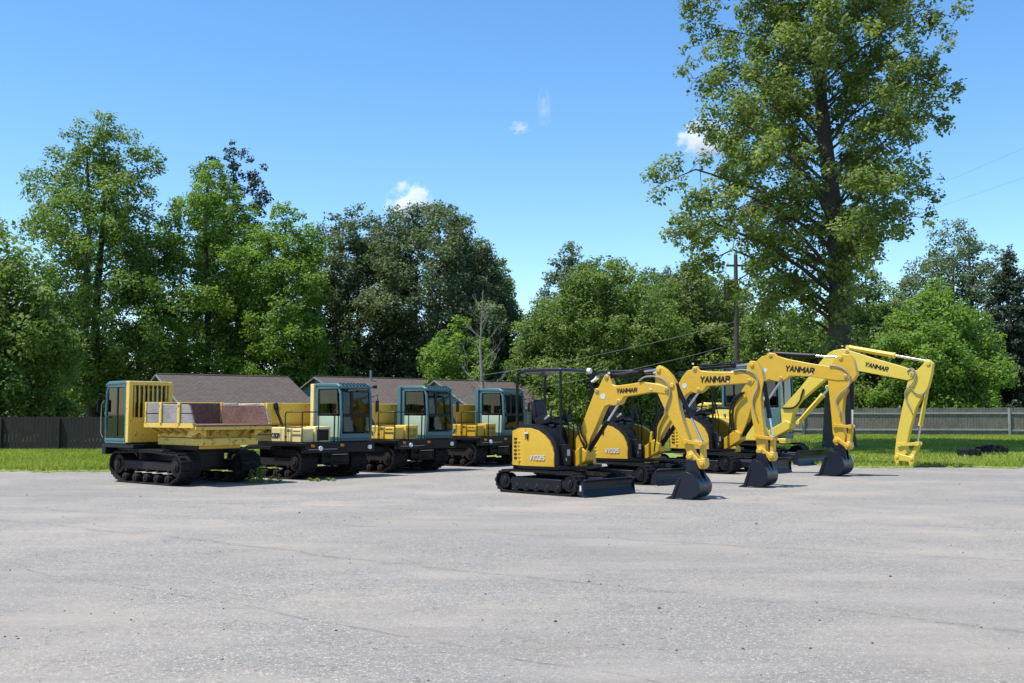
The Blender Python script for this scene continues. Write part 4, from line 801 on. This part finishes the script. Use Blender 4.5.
tree('oak_tree', X_(716, d), d, Z_(276, d), [(.2, 3.6), (.6, 3.8), (.85, 2.8), (1., .8)], 'grey', 'distant greyish treetop beside the utility pole', seed=20, nc=260, per=87, leaf=0.144, rc=1., trunk=.2)
d = 62.
tree('maple_tree', X_(780, d), d, Z_(300, d), [(.05, 3.0), (.4, 3.3), (.75, 2.2), (1., .4)], 'mid', 'shaded green tree behind the utility pole and the big trunk', seed=21, nc=380, per=110, leaf=0.096, rc=.72, trunk=.2)
d = 66.
tree('maple_tree', X_(868, d), d, Z_(268, d), [(.05, 2.8), (.4, 3.1), (.75, 2.3), (1., .4)], 'mid', 'green tree right behind the big bare trunk', seed=22, nc=380, per=110, leaf=0.096, rc=.72, trunk=.2)
d = 62.
tree('maple_tree', X_(938, d), d, Z_(286, d), [(.05, 3.6), (.35, 4.0), (.65, 3.2), (1., .4)], 'bright', 'bright green bushy tree behind the grey picket fence', seed=23, lobes=.36, nc=560, per=113, leaf=0.100, rc=.72, trunk=.22)
d = 74.
tree('locust_tree', X_(958, d), d, Z_(222, d), [(.2, 4.4), (.5, 4.8), (.75, 3.9), (1., .9)], 'grey', 'tall airy grey-green tree showing sky through its crown, behind the bushy one', seed=24, nc=420, per=89, leaf=0.104, rc=.75, trunk=.24, split=2, lobes=.3)
d = 67.
tree('spruce_tree', X_(1012, d), d, Z_(250, d), [(.04, 2.6), (.3, 2.3), (.6, 1.5), (.85, .7), (1., .1)], 'needle', 'dark spruce at the far end of the picket fence', 'conifer', seed=25, nc=420, per=101, leaf=0.096, rc=.5, trunk=.2, flat=.35, droop=.2)
tree('maple_tree', X_(1075, 70), 70, Z_(240, 70), [(.1, 3.6), (.5, 4.0), (1., .6)], 'mid', 'tree cut off by the edge beyond the spruce', seed=26, nc=300, per=101, leaf=0.112, rc=.8, trunk=.2)
# hedges and shrubs
def shrub(name, X, Y, w, dpt, h, mat, label, seed, nc=60, per=60, leaf=.1, rc=.45, kind=None, group=None, cat='shrub'):
    rng = np.random.default_rng(seed); ph = rng.uniform(0, 6.28, nc); q = rng.uniform(.2, 1, nc) ** .5; z = rng.uniform(.15, 1, nc)
    sh = np.sqrt(np.clip(1 - (z * .9) ** 2.5, .05, 1)); cs = np.stack([np.cos(ph) * q * w * sh, np.sin(ph) * q * dpt * sh, z * h], 1)
    P, Nn, S, tone = clusters_to_leaves(cs, rc * rng.uniform(.6, 1.3, nc), per, leaf, rng, .7); P[:, 2] = np.maximum(P[:, 2], .02)
    root = empty(name, (X, Y, gh(X, Y)), label=label, cat=cat, group=group)
    me = leaf_mesh('foliage', P, Nn, S, tone, LF[mat], .6, rng); o = bpy.data.objects.new('foliage', me); C.objects.link(o); o.parent = root
    m = MB()
    for k in range(7):
        c = cs[k * 3 % nc]; m.tube([(0.03 * k - .1, 0, -.1), (c[0] * .4, c[1] * .4, c[2] * .5), tuple(c)], [.03, .02, .006], 5)
    m.build('stem', 'bark', root); return root
shrub('hedge_shrub', X_(905, 61), 61, 2.4, 1.0, 2.75, 'hedge', 'lime green rounded shrub peeking over the picket fence beside the long arm', 41, 120)
shrub('hedge_shrub', X_(980, 62), 62, 2.2, 1.0, 1.9, 'mid', 'dark green shrub behind the fence post at the far end', 42, 70)
shrub('garden_shrub', X_(568, 60), 60, 1.6, 1.0, 2.0, 'hedge', 'pale lime shrub seen between the nearest excavator posts', 43, 60)
shrub('garden_shrub', X_(52, 49), 49, 1.6, 1.2, 2.1, 'olive', 'yellow-green bush poking above the dark board fence', 44, 60)
shrub('garden_shrub', X_(650, 64), 64, 2.6, 1.2, 2.2, 'mid', 'green bush behind the booms of the middle excavators', 45, 80)
shrub('garden_shrub', X_(745, 63), 63, 3.0, 1.2, 2.6, 'mid', 'dark green bush beyond the cab of the largest excavator', 46, 90)
# woodland mass behind (uncountable) and undergrowth
rng = np.random.default_rng(99)
def mass(name, x0, x1, y0, y1, h, n, per, leaf, rc, mat, label):
    x = rng.uniform(x0, x1, n); y = rng.uniform(y0, y1, n); z = rng.uniform(0, 1, n) * (h * (.75 + .3 * np.sin(x * .31 + y * .1) * np.sin(x * .13 + 2)))
    P, Nn, S, tone = clusters_to_leaves(np.stack([x, y, z + .2], 1), rc * rng.uniform(.6, 1.3, n), per, leaf, rng, .6); P[:, 2] = np.maximum(P[:, 2], .05)
    me = leaf_mesh(name, P, Nn, S, tone, LF[mat], .6, rng); o = bpy.data.objects.new(name, me); C.objects.link(o); tag(o, label, 'woodland', None, 'stuff')
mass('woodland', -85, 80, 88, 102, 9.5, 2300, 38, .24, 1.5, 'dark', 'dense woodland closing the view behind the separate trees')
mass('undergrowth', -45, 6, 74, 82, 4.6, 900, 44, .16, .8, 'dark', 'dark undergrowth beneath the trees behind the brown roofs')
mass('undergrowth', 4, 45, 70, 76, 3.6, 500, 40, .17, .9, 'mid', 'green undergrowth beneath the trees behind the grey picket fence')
# dead tree
rng2 = random.Random(5)
def dead_tree(X, Y, H):
    root = empty('dead_tree', (X, Y, .1), label='bleached leafless dead tree with forked grey branches before the dark oaks', cat='tree')
    m = MB(); m.tube([(0, 0, -.2), (.05, 0, H * .3), (-.1, .1, H * .6), (.05, 0, H)], [.14, .11, .07, .02], 8); m.build('trunk', 'bark_pale', root, ang=60)
    m = MB()
    def br(p, dr, L, r, dep):
        q = p + dr * L * .5 + Vector((0, 0, .06 * L)); e = p + dr * L + Vector((0, 0, .18 * L)); m.tube([p, q, e], [r, r * .7, r * .35], 5)
        if dep:
            for k in range(3):
                nd = (dr + Vector((rng2.uniform(-.7, .7), rng2.uniform(-.7, .7), rng2.uniform(-.1, .8)))).normalized(); br(p.lerp(e, rng2.uniform(.4, 1)), nd, L * .5, r * .5, dep - 1)
    for k in range(15):
        z = H * (.30 + .042 * k); a = k * 2.4; br(Vector((-.05, 0, z)), Vector((math.cos(a), math.sin(a) * .7, .55)).normalized(), H * .14 * (1.2 - k * .05), .022, 3)
    m.build('branch', 'bark_pale', root, ang=60)
dead_tree(X_(482, 60), 60, Z_(292, 60))
# ------------------------------------------------------------------ grass (stuff)
def grass(n, fx, seed, name, h=.07):
    rng = np.random.default_rng(seed); x, y = fx(rng, n); z = np.array([gh(a, b) for a, b in zip(x, y)]) + .015
    P = np.stack([x, y, z], 1); ang = rng.uniform(0, 6.28, n); w = .012 * rng.uniform(.7, 1.8, n); hh = h * rng.uniform(.4, 1.5, n); T = np.stack([np.cos(ang), np.sin(ang), np.zeros(n)], 1) * w[:, None]
    tip = P + np.stack([rng.normal(size=n) * .03, rng.normal(size=n) * .03, hh], 1)
    V = np.stack([P - T, P + T, tip], 1).reshape(-1, 3).astype(np.float32)
    me = bpy.data.meshes.new(name); me.vertices.add(3 * n); me.vertices.foreach_set('co', V.ravel()); me.loops.add(3 * n); me.loops.foreach_set('vertex_index', np.arange(3 * n, dtype=np.int32))
    me.polygons.add(n); me.polygons.foreach_set('loop_start', np.arange(0, 3 * n, 3, dtype=np.int32)); me.update(calc_edges=True)
    pn = np.sin(x * .8) * np.sin(y * .6 + x * .3) * .25 + .5; a = me.attributes.new('tone', 'FLOAT', 'FACE'); a.data.foreach_set('value', np.clip(pn + rng.uniform(-.35, .35, n), 0, 1).astype(np.float32)); me.materials.append(LF['grass'])
    o = bpy.data.objects.new(name, me); C.objects.link(o); return o
def fl(rng, n):
    x = rng.uniform(-27, -6, n); e = np.array([edge(a) for a in x]); y = e - .22 * rng.uniform(0, 1, n) ** 3 + (43 - e) * rng.uniform(0, 1, n) ** 1.3; return x, y
tag(grass(90000, fl, 1, 'grass'), 'short mown grass between the lot and the dark fence', 'grass', None, 'stuff')
def frr(rng, n):
    x = rng.uniform(6, 31, n); e = np.array([edge(a) for a in x]); y = e - .22 * rng.uniform(0, 1, n) ** 3 + (57 - e) * rng.uniform(0, 1, n) ** 1.3; return x, y
tag(grass(130000, frr, 2, 'grass'), 'mown grass bank in front of the grey picket fence', 'grass', None, 'stuff')
# weeds at the tracks
def weed(X, Y, h, n, label, seed, w=.25):
    rng = np.random.default_rng(seed); root = empty('weed', (X, Y, 0), label=label, cat='weed'); cs = []; m = MB()
    for k in range(n):
        a = rng.uniform(0, 6.28); r = rng.uniform(0, w); hh = h * rng.uniform(.25, 1.) * (1 - .5 * r / w); q = (math.cos(a) * r, math.sin(a) * r * .5)
        m.tube([(q[0], q[1], -.01), (q[0] * 1.1, q[1], hh * .6), (q[0] * 1.25, q[1], hh)], [.006, .005, .002], 5)
        for j in range(5): cs.append((q[0] * (1 + .05 * j), q[1], hh * (.15 + .2 * j)))
    m.build('stem', LF['mid'], root); cs = np.array(cs)
    P, Nn, S, tone = clusters_to_leaves(cs, np.full(len(cs), .05), 9, .028, rng, .7); P[:, 2] = np.maximum(P[:, 2], .01)
    o = bpy.data.objects.new('foliage', leaf_mesh('foliage', P, Nn, S, tone, LF['hedge'], .5, rng)); C.objects.link(o); o.parent = root
weed(-5.62, 23.6, .42, 18, 'tall leafy green weeds growing between the first two carriers', 61, .42)
weed(-4.15, 24.2, .10, 6, 'low weeds at the front of the cream carrier', 62, .45)
weed(-6.15, 23.95, .14, 6, 'tiny weed beside the back of the board-sided carrier', 63, .12)
# ------------------------------------------------------------------ stones
rng = np.random.default_rng(4); m = MB()
for k in range(420):
    y = 5.5 + 22 * rng.uniform(0, 1) ** 1.2; x = rng.uniform(-.5, .5) * y; s = rng.uniform(.004, .014) * (2. if k % 23 == 0 else 1)
    V = [(x + s * rng.uniform(.7, 1.2) * a, y + s * rng.uniform(.7, 1.2) * b, max(-.002, s * .6 * c)) for a, b, c in ((1, 0, 0), (.3, 1, 0), (-.8, .6, 0), (-.8, -.6, 0), (.4, -1, 0), (.1, .1, 1.3), (-.3, -.2, 1.1))]
    m.add(V, [(0, 1, 5), (1, 2, 5), (2, 6, 5), (2, 3, 6), (3, 4, 6), (4, 5, 6), (4, 0, 5)])
o = m.build('loose_stones', 'rubber_worn', smooth=False); tag(o, 'small dark stones scattered over the grey lot', 'gravel', None, 'stuff')
# ------------------------------------------------------------------ black ribbed scraps on the grass
def scrap(X, Y, L, h, rz, n, label):
    root = empty('track_scrap', (X, Y, gh(X, Y)), rz, label=label, cat='scrap', group='black scraps on the lawn'); m = MB(); p = []
    for k in range(n * 6 + 1):
        t = k / (n * 6); p.append((L * (t - .5), .0, .05 + h * .5 * (1 - (2 * t - 1) ** 4)))
    for i in range(len(p) - 1):
        x0, _, z0 = p[i]; x1, _, z1 = p[i + 1]; m.add([(x0, -.25, 0), (x1, -.25, 0), (x1, -.16, z1), (x0, -.16, z0), (x0, .25, 0), (x1, .25, 0), (x1, .16, z1), (x0, .16, z0)], [(0, 1, 2, 3), (3, 2, 6, 7), (7, 6, 5, 4)])
    m.build('rubber_belt', 'cover', root); m = MB()
    for k in range(n):
        t = (k + .5) / n; x = L * (t - .5); z = .05 + h * .5 * (1 - (2 * t - 1) ** 4); m.box((x, 0, z * .62 + .05), (L / n * .45, .50, z * .9 + .07), Matrix.Rotation(R(14), 3, 'Z'))
    m.build('tread_rib', 'rubber', root, bevel=.03)
scrap(X_(996, 37), 37.5, 1.0, .32, R(-6), 5, 'black ribbed rubber scrap lying in sunlit grass below the fence post')
scrap(X_(967, 35.5), 35.5, .62, .30, R(10), 3, 'smaller black lump lying in the shaded grass')
# ------------------------------------------------------------------ fences
def fence(pts, h, mats, label, name, post_sp, bw=.14, rails=((.22, .09), (.80, .09)), zf=None, dog=True, seed=1, posts=True, gap=.012, rail_front=True, jit=.012):
    rr = random.Random(seed); L = [Vector((*p, 0)) for p in pts]; root = empty(name, (L[0].x, L[0].y, 0), label=label, cat='fence'); o = L[0].copy()
    bd = MB(); rl = MB()
    for a, b in zip(L[:-1], L[1:]):
        u = (b - a).normalized(); nrm = Vector((u.y, -u.x, 0)); ln = (b - a).length; n = int(ln / (bw + gap)); ang = math.atan2(u.y, u.x); rot = Matrix.Rotation(ang, 3, 'Z')
        for k in range(n):
            p = a + u * ((k + .5) * (bw + gap)); z = zf(p.x, p.y); hh = h + rr.uniform(-jit, jit) * 2; c = p - o; e = bw / 2
            V = []
            for s in (-.009, .009):
                for (q, w) in ((-e, .03), (e, .03), (e, hh - .04), (e - .03, hh), (-e + .03, hh), (-e, hh - .04)): V.append(c + u * q + nrm * s + Vector((0, 0, z + w)))
            bd.add(V, [(0, 1, 2, 3, 4, 5), (11, 10, 9, 8, 7, 6)] + [(i, (i + 1) % 6, 6 + (i + 1) % 6, 6 + i) for i in range(6)])
        m = int(ln / post_sp) + 1
        for k in range(m):
            p0 = a + u * (k * post_sp); p1 = a + u * min(ln, (k + 1) * post_sp); z0, z1 = zf(p0.x, p0.y), zf(p1.x, p1.y)
            if (p1 - p0).length > .1:
                for f, w in rails:
                    s = [rr.uniform(-.02, .02) for _ in range(2)]; q = nrm * (.035 if rail_front else -.035)
                    V = []
                    for dn in (-.02, .02):
                        for (pp, zz, dz) in ((p0, z0, s[0]), (p1, z1, s[1])):
                            for e in (-w / 2, w / 2): V.append(pp - o + q + nrm * dn + Vector((0, 0, zz + f * h + dz + e)))
                    rl.add(V, [(0, 2, 3, 1), (4, 5, 7, 6), (0, 4, 6, 2), (1, 3, 7, 5), (0, 1, 5, 4), (2, 6, 7, 3)])
            if posts:
                pm = MB(); pm.box(p0 - o + nrm * .07 + Vector((0, 0, z0 + h * .48)), (.11, .1, h * .98), rot); pm.build('fence_post', mats[1], root, bevel=.008)
    bd.build('board', mats[0], root, smooth=False); rl.build('rail', mats[1], root, smooth=False)
fence([(X_(548, 66), 66), (X_(700, 63), 62), (X_(800, 58), 57.5), (X_(1120, 54), 54)], 1.50, ('fence_grey', 'fence_rail'), 'weathered grey wooden fence with two pale rails running along the grass bank', 'wooden_fence', 5.2, zf=lambda x, y: gh(x, y) - .02, seed=3)
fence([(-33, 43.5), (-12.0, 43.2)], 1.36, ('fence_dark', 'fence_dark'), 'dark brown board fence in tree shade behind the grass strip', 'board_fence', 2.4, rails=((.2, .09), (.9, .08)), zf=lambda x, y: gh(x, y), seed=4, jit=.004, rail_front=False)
# ------------------------------------------------------------------ buildings
def building(apex, L, th, w, zr, ze, label, chimney=None, vent=None, over=.25):
    root = empty('outbuilding', (apex[0], apex[1], .0), R(th), label=label, cat='building', group='brown roofed outbuildings')
    # local: ridge along +x from 0..L, front slope towards -y
    m = MB(); m.prism([(-w + .2, -.3), (w - .2, -.3), (w - .2, ze + .03), (0, zr - .12), (-w + .2, ze + .03)], .12, L - .12, 'x'); wl = m.build('wall', 'siding', root, smooth=False, uv=True)
    m = MB(); t = .09
    m.add([(-.1, 0, zr), (L + .1, 0, zr), (L + .1, -w, ze), (-.1, -w, ze), (-.1, 0, zr - t), (L + .1, 0, zr - t), (L + .1, -w, ze - t), (-.1, -w, ze - t)], [(0, 1, 2, 3), (4, 7, 6, 5), (0, 4, 5, 1), (3, 2, 6, 7), (0, 3, 7, 4), (1, 5, 6, 2)])
    m.add([(-.1, 0, zr), (L + .1, 0, zr), (L + .1, w, ze), (-.1, w, ze), (-.1, 0, zr - t), (L + .1, 0, zr - t), (L + .1, w, ze - t), (-.1, w, ze - t)], [(3, 2, 1, 0), (5, 6, 7, 4), (3, 7, 6, 2), (0, 4, 7, 3), (1, 2, 6, 5)])
    rf = m.build('roof', 'shingle', root, smooth=False, uv=True)
    m = MB()
    for s in (-1, 1):
        a = Vector((-.125, 0, zr - .05)); b = Vector((-.125, s * w, ze - .05)); m.tube([a, b], .045, 4)
    m.build('barge_board', 'trim', rf)
    m = MB(); m.tube([(-.1, 0, zr + .012), (L + .1, 0, zr + .012)], .045, 6); m.build('ridge_cap', 'shingle', rf, uv=True)
    m = MB(); m.bx(L * .45, L * .45 + .9, -w + .165, -w + .19, .0 + .9, 1.75); m.build('window', 'glass_dark', wl)
    if chimney is not None:
        x, y = chimney; m = MB(); m.bx(x - .33, x + .33, y - .3, y + .3, ze, zr + .12); ch = m.build('chimney', 'brick', rf, smooth=False, uv=True)
        m = MB(); m.bx(x - .38, x + .38, y - .35, y + .35, zr + .12, zr + .2); m.build('chimney_cap', 'trim', ch, bevel=.01)
    if vent is not None:
        x, y = vent; m = MB(); zv = zr - (zr - ze) * abs(y) / w; m.cyl((x, y, zv - .1), (x, y, zv + .62), .07, 10); m.build('vent_pipe', 'trim', rf)
building((X_(158, 55), 55), 7.4, 39, 3.2, 3.56, 2.03, 'shingle roofed outbuilding right behind the board-sided carrier')
building((X_(316, 61), 61), 8.6, 39, 4.6, 3.62, 2.0, 'long low roofed outbuilding with a white vent pipe behind the cream carrier', vent=(3.4, -.5))
building((X_(436, 60), 60), 3.6, 39, 3.4, 3.40, 1.85, 'short outbuilding with blue-grey gable between the two teal cab carriers')
building((X_(478, 62), 62), 3.2, 39, 3.4, 3.40, 1.75, 'outbuilding with brick chimney behind the farthest teal carrier', chimney=(3.9, 1.3))
# ------------------------------------------------------------------ utility pole and lines
px, py = X_(737, 56), 56.
root = empty('utility_pole', (px, py, gh(px, py)), label='dark wooden utility pole with grey transformer can beside the big tree', cat='utility pole')
m = MB(); m.tube([(0, 0, -.3), (0, 0, 5), (0.02, 0, 9.8)], [.16, .14, .10], 12); m.build('pole', 'pole', root)
m = MB(); m.cyl((-.42, 0, 7.35), (-.42, 0, 8.25), .22, 20); m.cyl((-.42, 0, 8.25), (-.42, 0, 8.32), .17, 20); m.box((-.15, 0, 7.6), (.2, .06, .08)); m.box((-.15, 0, 8.05), (.2, .06, .08)); tr_ = m.build('transformer', 'roller', root, bevel=.015)
m = MB()
for s in (-.1, .1): m.tube([(-.42 + s, 0, 8.32), (-.42 + s, 0, 8.42), (-.42 + s, 0, 8.52)], [.035, .05, .03], 10)
m.build('bushing', 'decal', tr_)
m = MB(); m.box((.05, -.02, 9.2), (1.1, .09, .11)); m.build('crossarm', 'pole', root, bevel=.01)
for x in (-.42, .0, .5):
    m = MB(); m.tube([(x, -.02, 9.25), (x, -.02, 9.33), (x, -.02, 9.42)], [.03, .05, .025], 10); m.build('insulator', 'decal', root)
m = MB(); m.box((.35, 0, 7.75), (.5, .05, .05)); m.build('bracket', 'pole', root)
def wire(a, b, sag, label, r=.022):
    a, b = Vector(a), Vector(b); m = MB(); m.tube([a.lerp(b, t / 24) - Vector((0, 0, sag * 4 * (t / 24) * (1 - t / 24))) for t in range(25)], r, 5); tag(m.build('power_line', 'steel'), label, 'power line', 'overhead power lines')
zp = gh(px, py)
wire((px, py, zp + 6.2), (X_(470, 54), 54, Z_(377, 54)), .25, 'upper thin cable running from the utility pole down to the roofs', .011)
wire((px, py, zp + 5.0), (X_(470, 56), 56, Z_(398, 56)), .25, 'lower thin cable running from the utility pole down to the roofs', .010)
wire((px + .5, py - .02, zp + 9.42), (24.0, 40, 12.2), .35, 'lower of the two thin wires crossing the sky beside the tall tree', .004)
wire((px, py - .02, zp + 9.42), (24.0, 38, 13.6), .3, 'higher of the two thin wires crossing the sky beside the tall tree', .004)
# ------------------------------------------------------------------ clouds (volumes far outside)
def cloud(pxx, pyy, wpx, hpx, D, label, dens, seed, thr=.5, nz=1.8, squash=.6):
    X, Y, Z = X_(pxx, D), D, Z_(pyy, D); m, nt = nodes('cloud_vapour'); o = N(nt, 'ShaderNodeOutputMaterial'); v = coords(nt)
    ln = N(nt, 'ShaderNodeVectorMath', operation='LENGTH'); nt.links.new(v, ln.inputs[0])
    off = N(nt, 'ShaderNodeVectorMath', operation='ADD'); off.inputs[1].default_value = (seed * 3.1, seed, 0); nt.links.new(v, off.inputs[0])
    n = noise(nt, off.outputs[0], nz, 7, .62)
    f = math_(nt, 'ADD', math_(nt, 'SUBTRACT', 1., ln.outputs['Value']), math_(nt, 'MULTIPLY', math_(nt, 'SUBTRACT', n, thr), 5.))
    k = N(nt, 'ShaderNodeMapRange', i={1: .22, 2: .75, 3: 0., 4: dens}); nt.links.new(f, k.inputs[0])
    p = N(nt, 'ShaderNodeVolumePrincipled'); p.inputs['Color'].default_value = (.98, .98, .99, 1); p.inputs['Anisotropy'].default_value = .1; nt.links.new(k.outputs[0], p.inputs['Density']); nt.links.new(p.outputs[0], o.inputs['Volume'])
    bm = bmesh.new(); bmesh.ops.create_icosphere(bm, subdivisions=3, radius=1.); me = bpy.data.meshes.new('cloud'); bm.to_mesh(me); bm.free(); me.materials.append(m)
    ob = bpy.data.objects.new('cloud', me); C.objects.link(ob); ob.location = (X, Y, Z); ob.scale = (wpx * D / 1050, squash * wpx * D / 1050, hpx * D / 1050)
    tag(ob, label, 'cloud', 'small white clouds'); return ob
cloud(408, 201, 27, 25, 1500, 'largest white puff of cloud just above the dark oaks', .09, 1, .50)
cloud(520, 124, 12, 8, 1500, 'tiny round white cloud alone in the blue', .06, 2, .50)
cloud(545, 103, 10, 24, 1500, 'thin vertical wisp of cloud above the tiny round one', .03, 5, .52, 2.6)
cloud(708, 136, 30, 24, 1500, 'white cloud showing through the branches of the tall tree', .09, 4, .50)
# ------------------------------------------------------------------ light, sky, camera
sc = bpy.context.scene
SUN_EL = 66.; hx, hy = -.925, -.33
w = bpy.data.worlds.new('World'); sc.world = w; w.use_nodes = True; nt = w.node_tree; nt.nodes.clear()
sky = nt.nodes.new('ShaderNodeTexSky'); sky.sky_type = 'NISHITA'; sky.sun_disc = False; sky.sun_elevation = R(SUN_EL); sky.sun_rotation = math.atan2(hx, hy); sky.altitude = 200; sky.air_density = 1.0; sky.dust_density = .1; sky.ozone_density = 3.5
bg = nt.nodes.new('ShaderNodeBackground'); bg.inputs[1].default_value = .148; ow = nt.nodes.new('ShaderNodeOutputWorld')
hs = nt.nodes.new('ShaderNodeHueSaturation'); hs.inputs['Saturation'].default_value = 1.2; nt.links.new(sky.outputs[0], hs.inputs['Color']); nt.links.new(hs.outputs[0], bg.inputs[0]); nt.links.new(bg.outputs[0], ow.inputs[0])
s = bpy.data.lights.new('sun', 'SUN'); s.energy = 4.7; s.angle = R(.53); s.color = (1., .955, .88); so = bpy.data.objects.new('sun', s); C.objects.link(so)
dv = Vector((hx * math.cos(R(SUN_EL)), hy * math.cos(R(SUN_EL)), math.sin(R(SUN_EL)))); so.rotation_euler = dv.to_track_quat('Z', 'Y').to_euler(); so.location = (-20, -10, 60)
cd = bpy.data.cameras.new('camera'); cd.sensor_width = 36; cd.lens = 1050 / 1024 * 36; cd.clip_end = 5000; cam = bpy.data.objects.new('camera', cd); C.objects.link(cam); cam.location = (0, 0, 1.58); cam.rotation_euler = (R(90) + math.atan(70.5 / 1050), 0, 0); sc.camera = cam
sc.view_settings.view_transform = 'Standard'; sc.view_settings.look = 'None'; sc.view_settings.exposure = .62; sc.view_settings.gamma = 1.; sc.view_settings.use_curve_mapping = False
sc.cycles.max_bounces = 16; sc.cycles.diffuse_bounces = 5; sc.cycles.glossy_bounces = 4; sc.cycles.transparent_max_bounces = 12; sc.cycles.volume_bounces = 16; sc.cycles.use_denoising = True
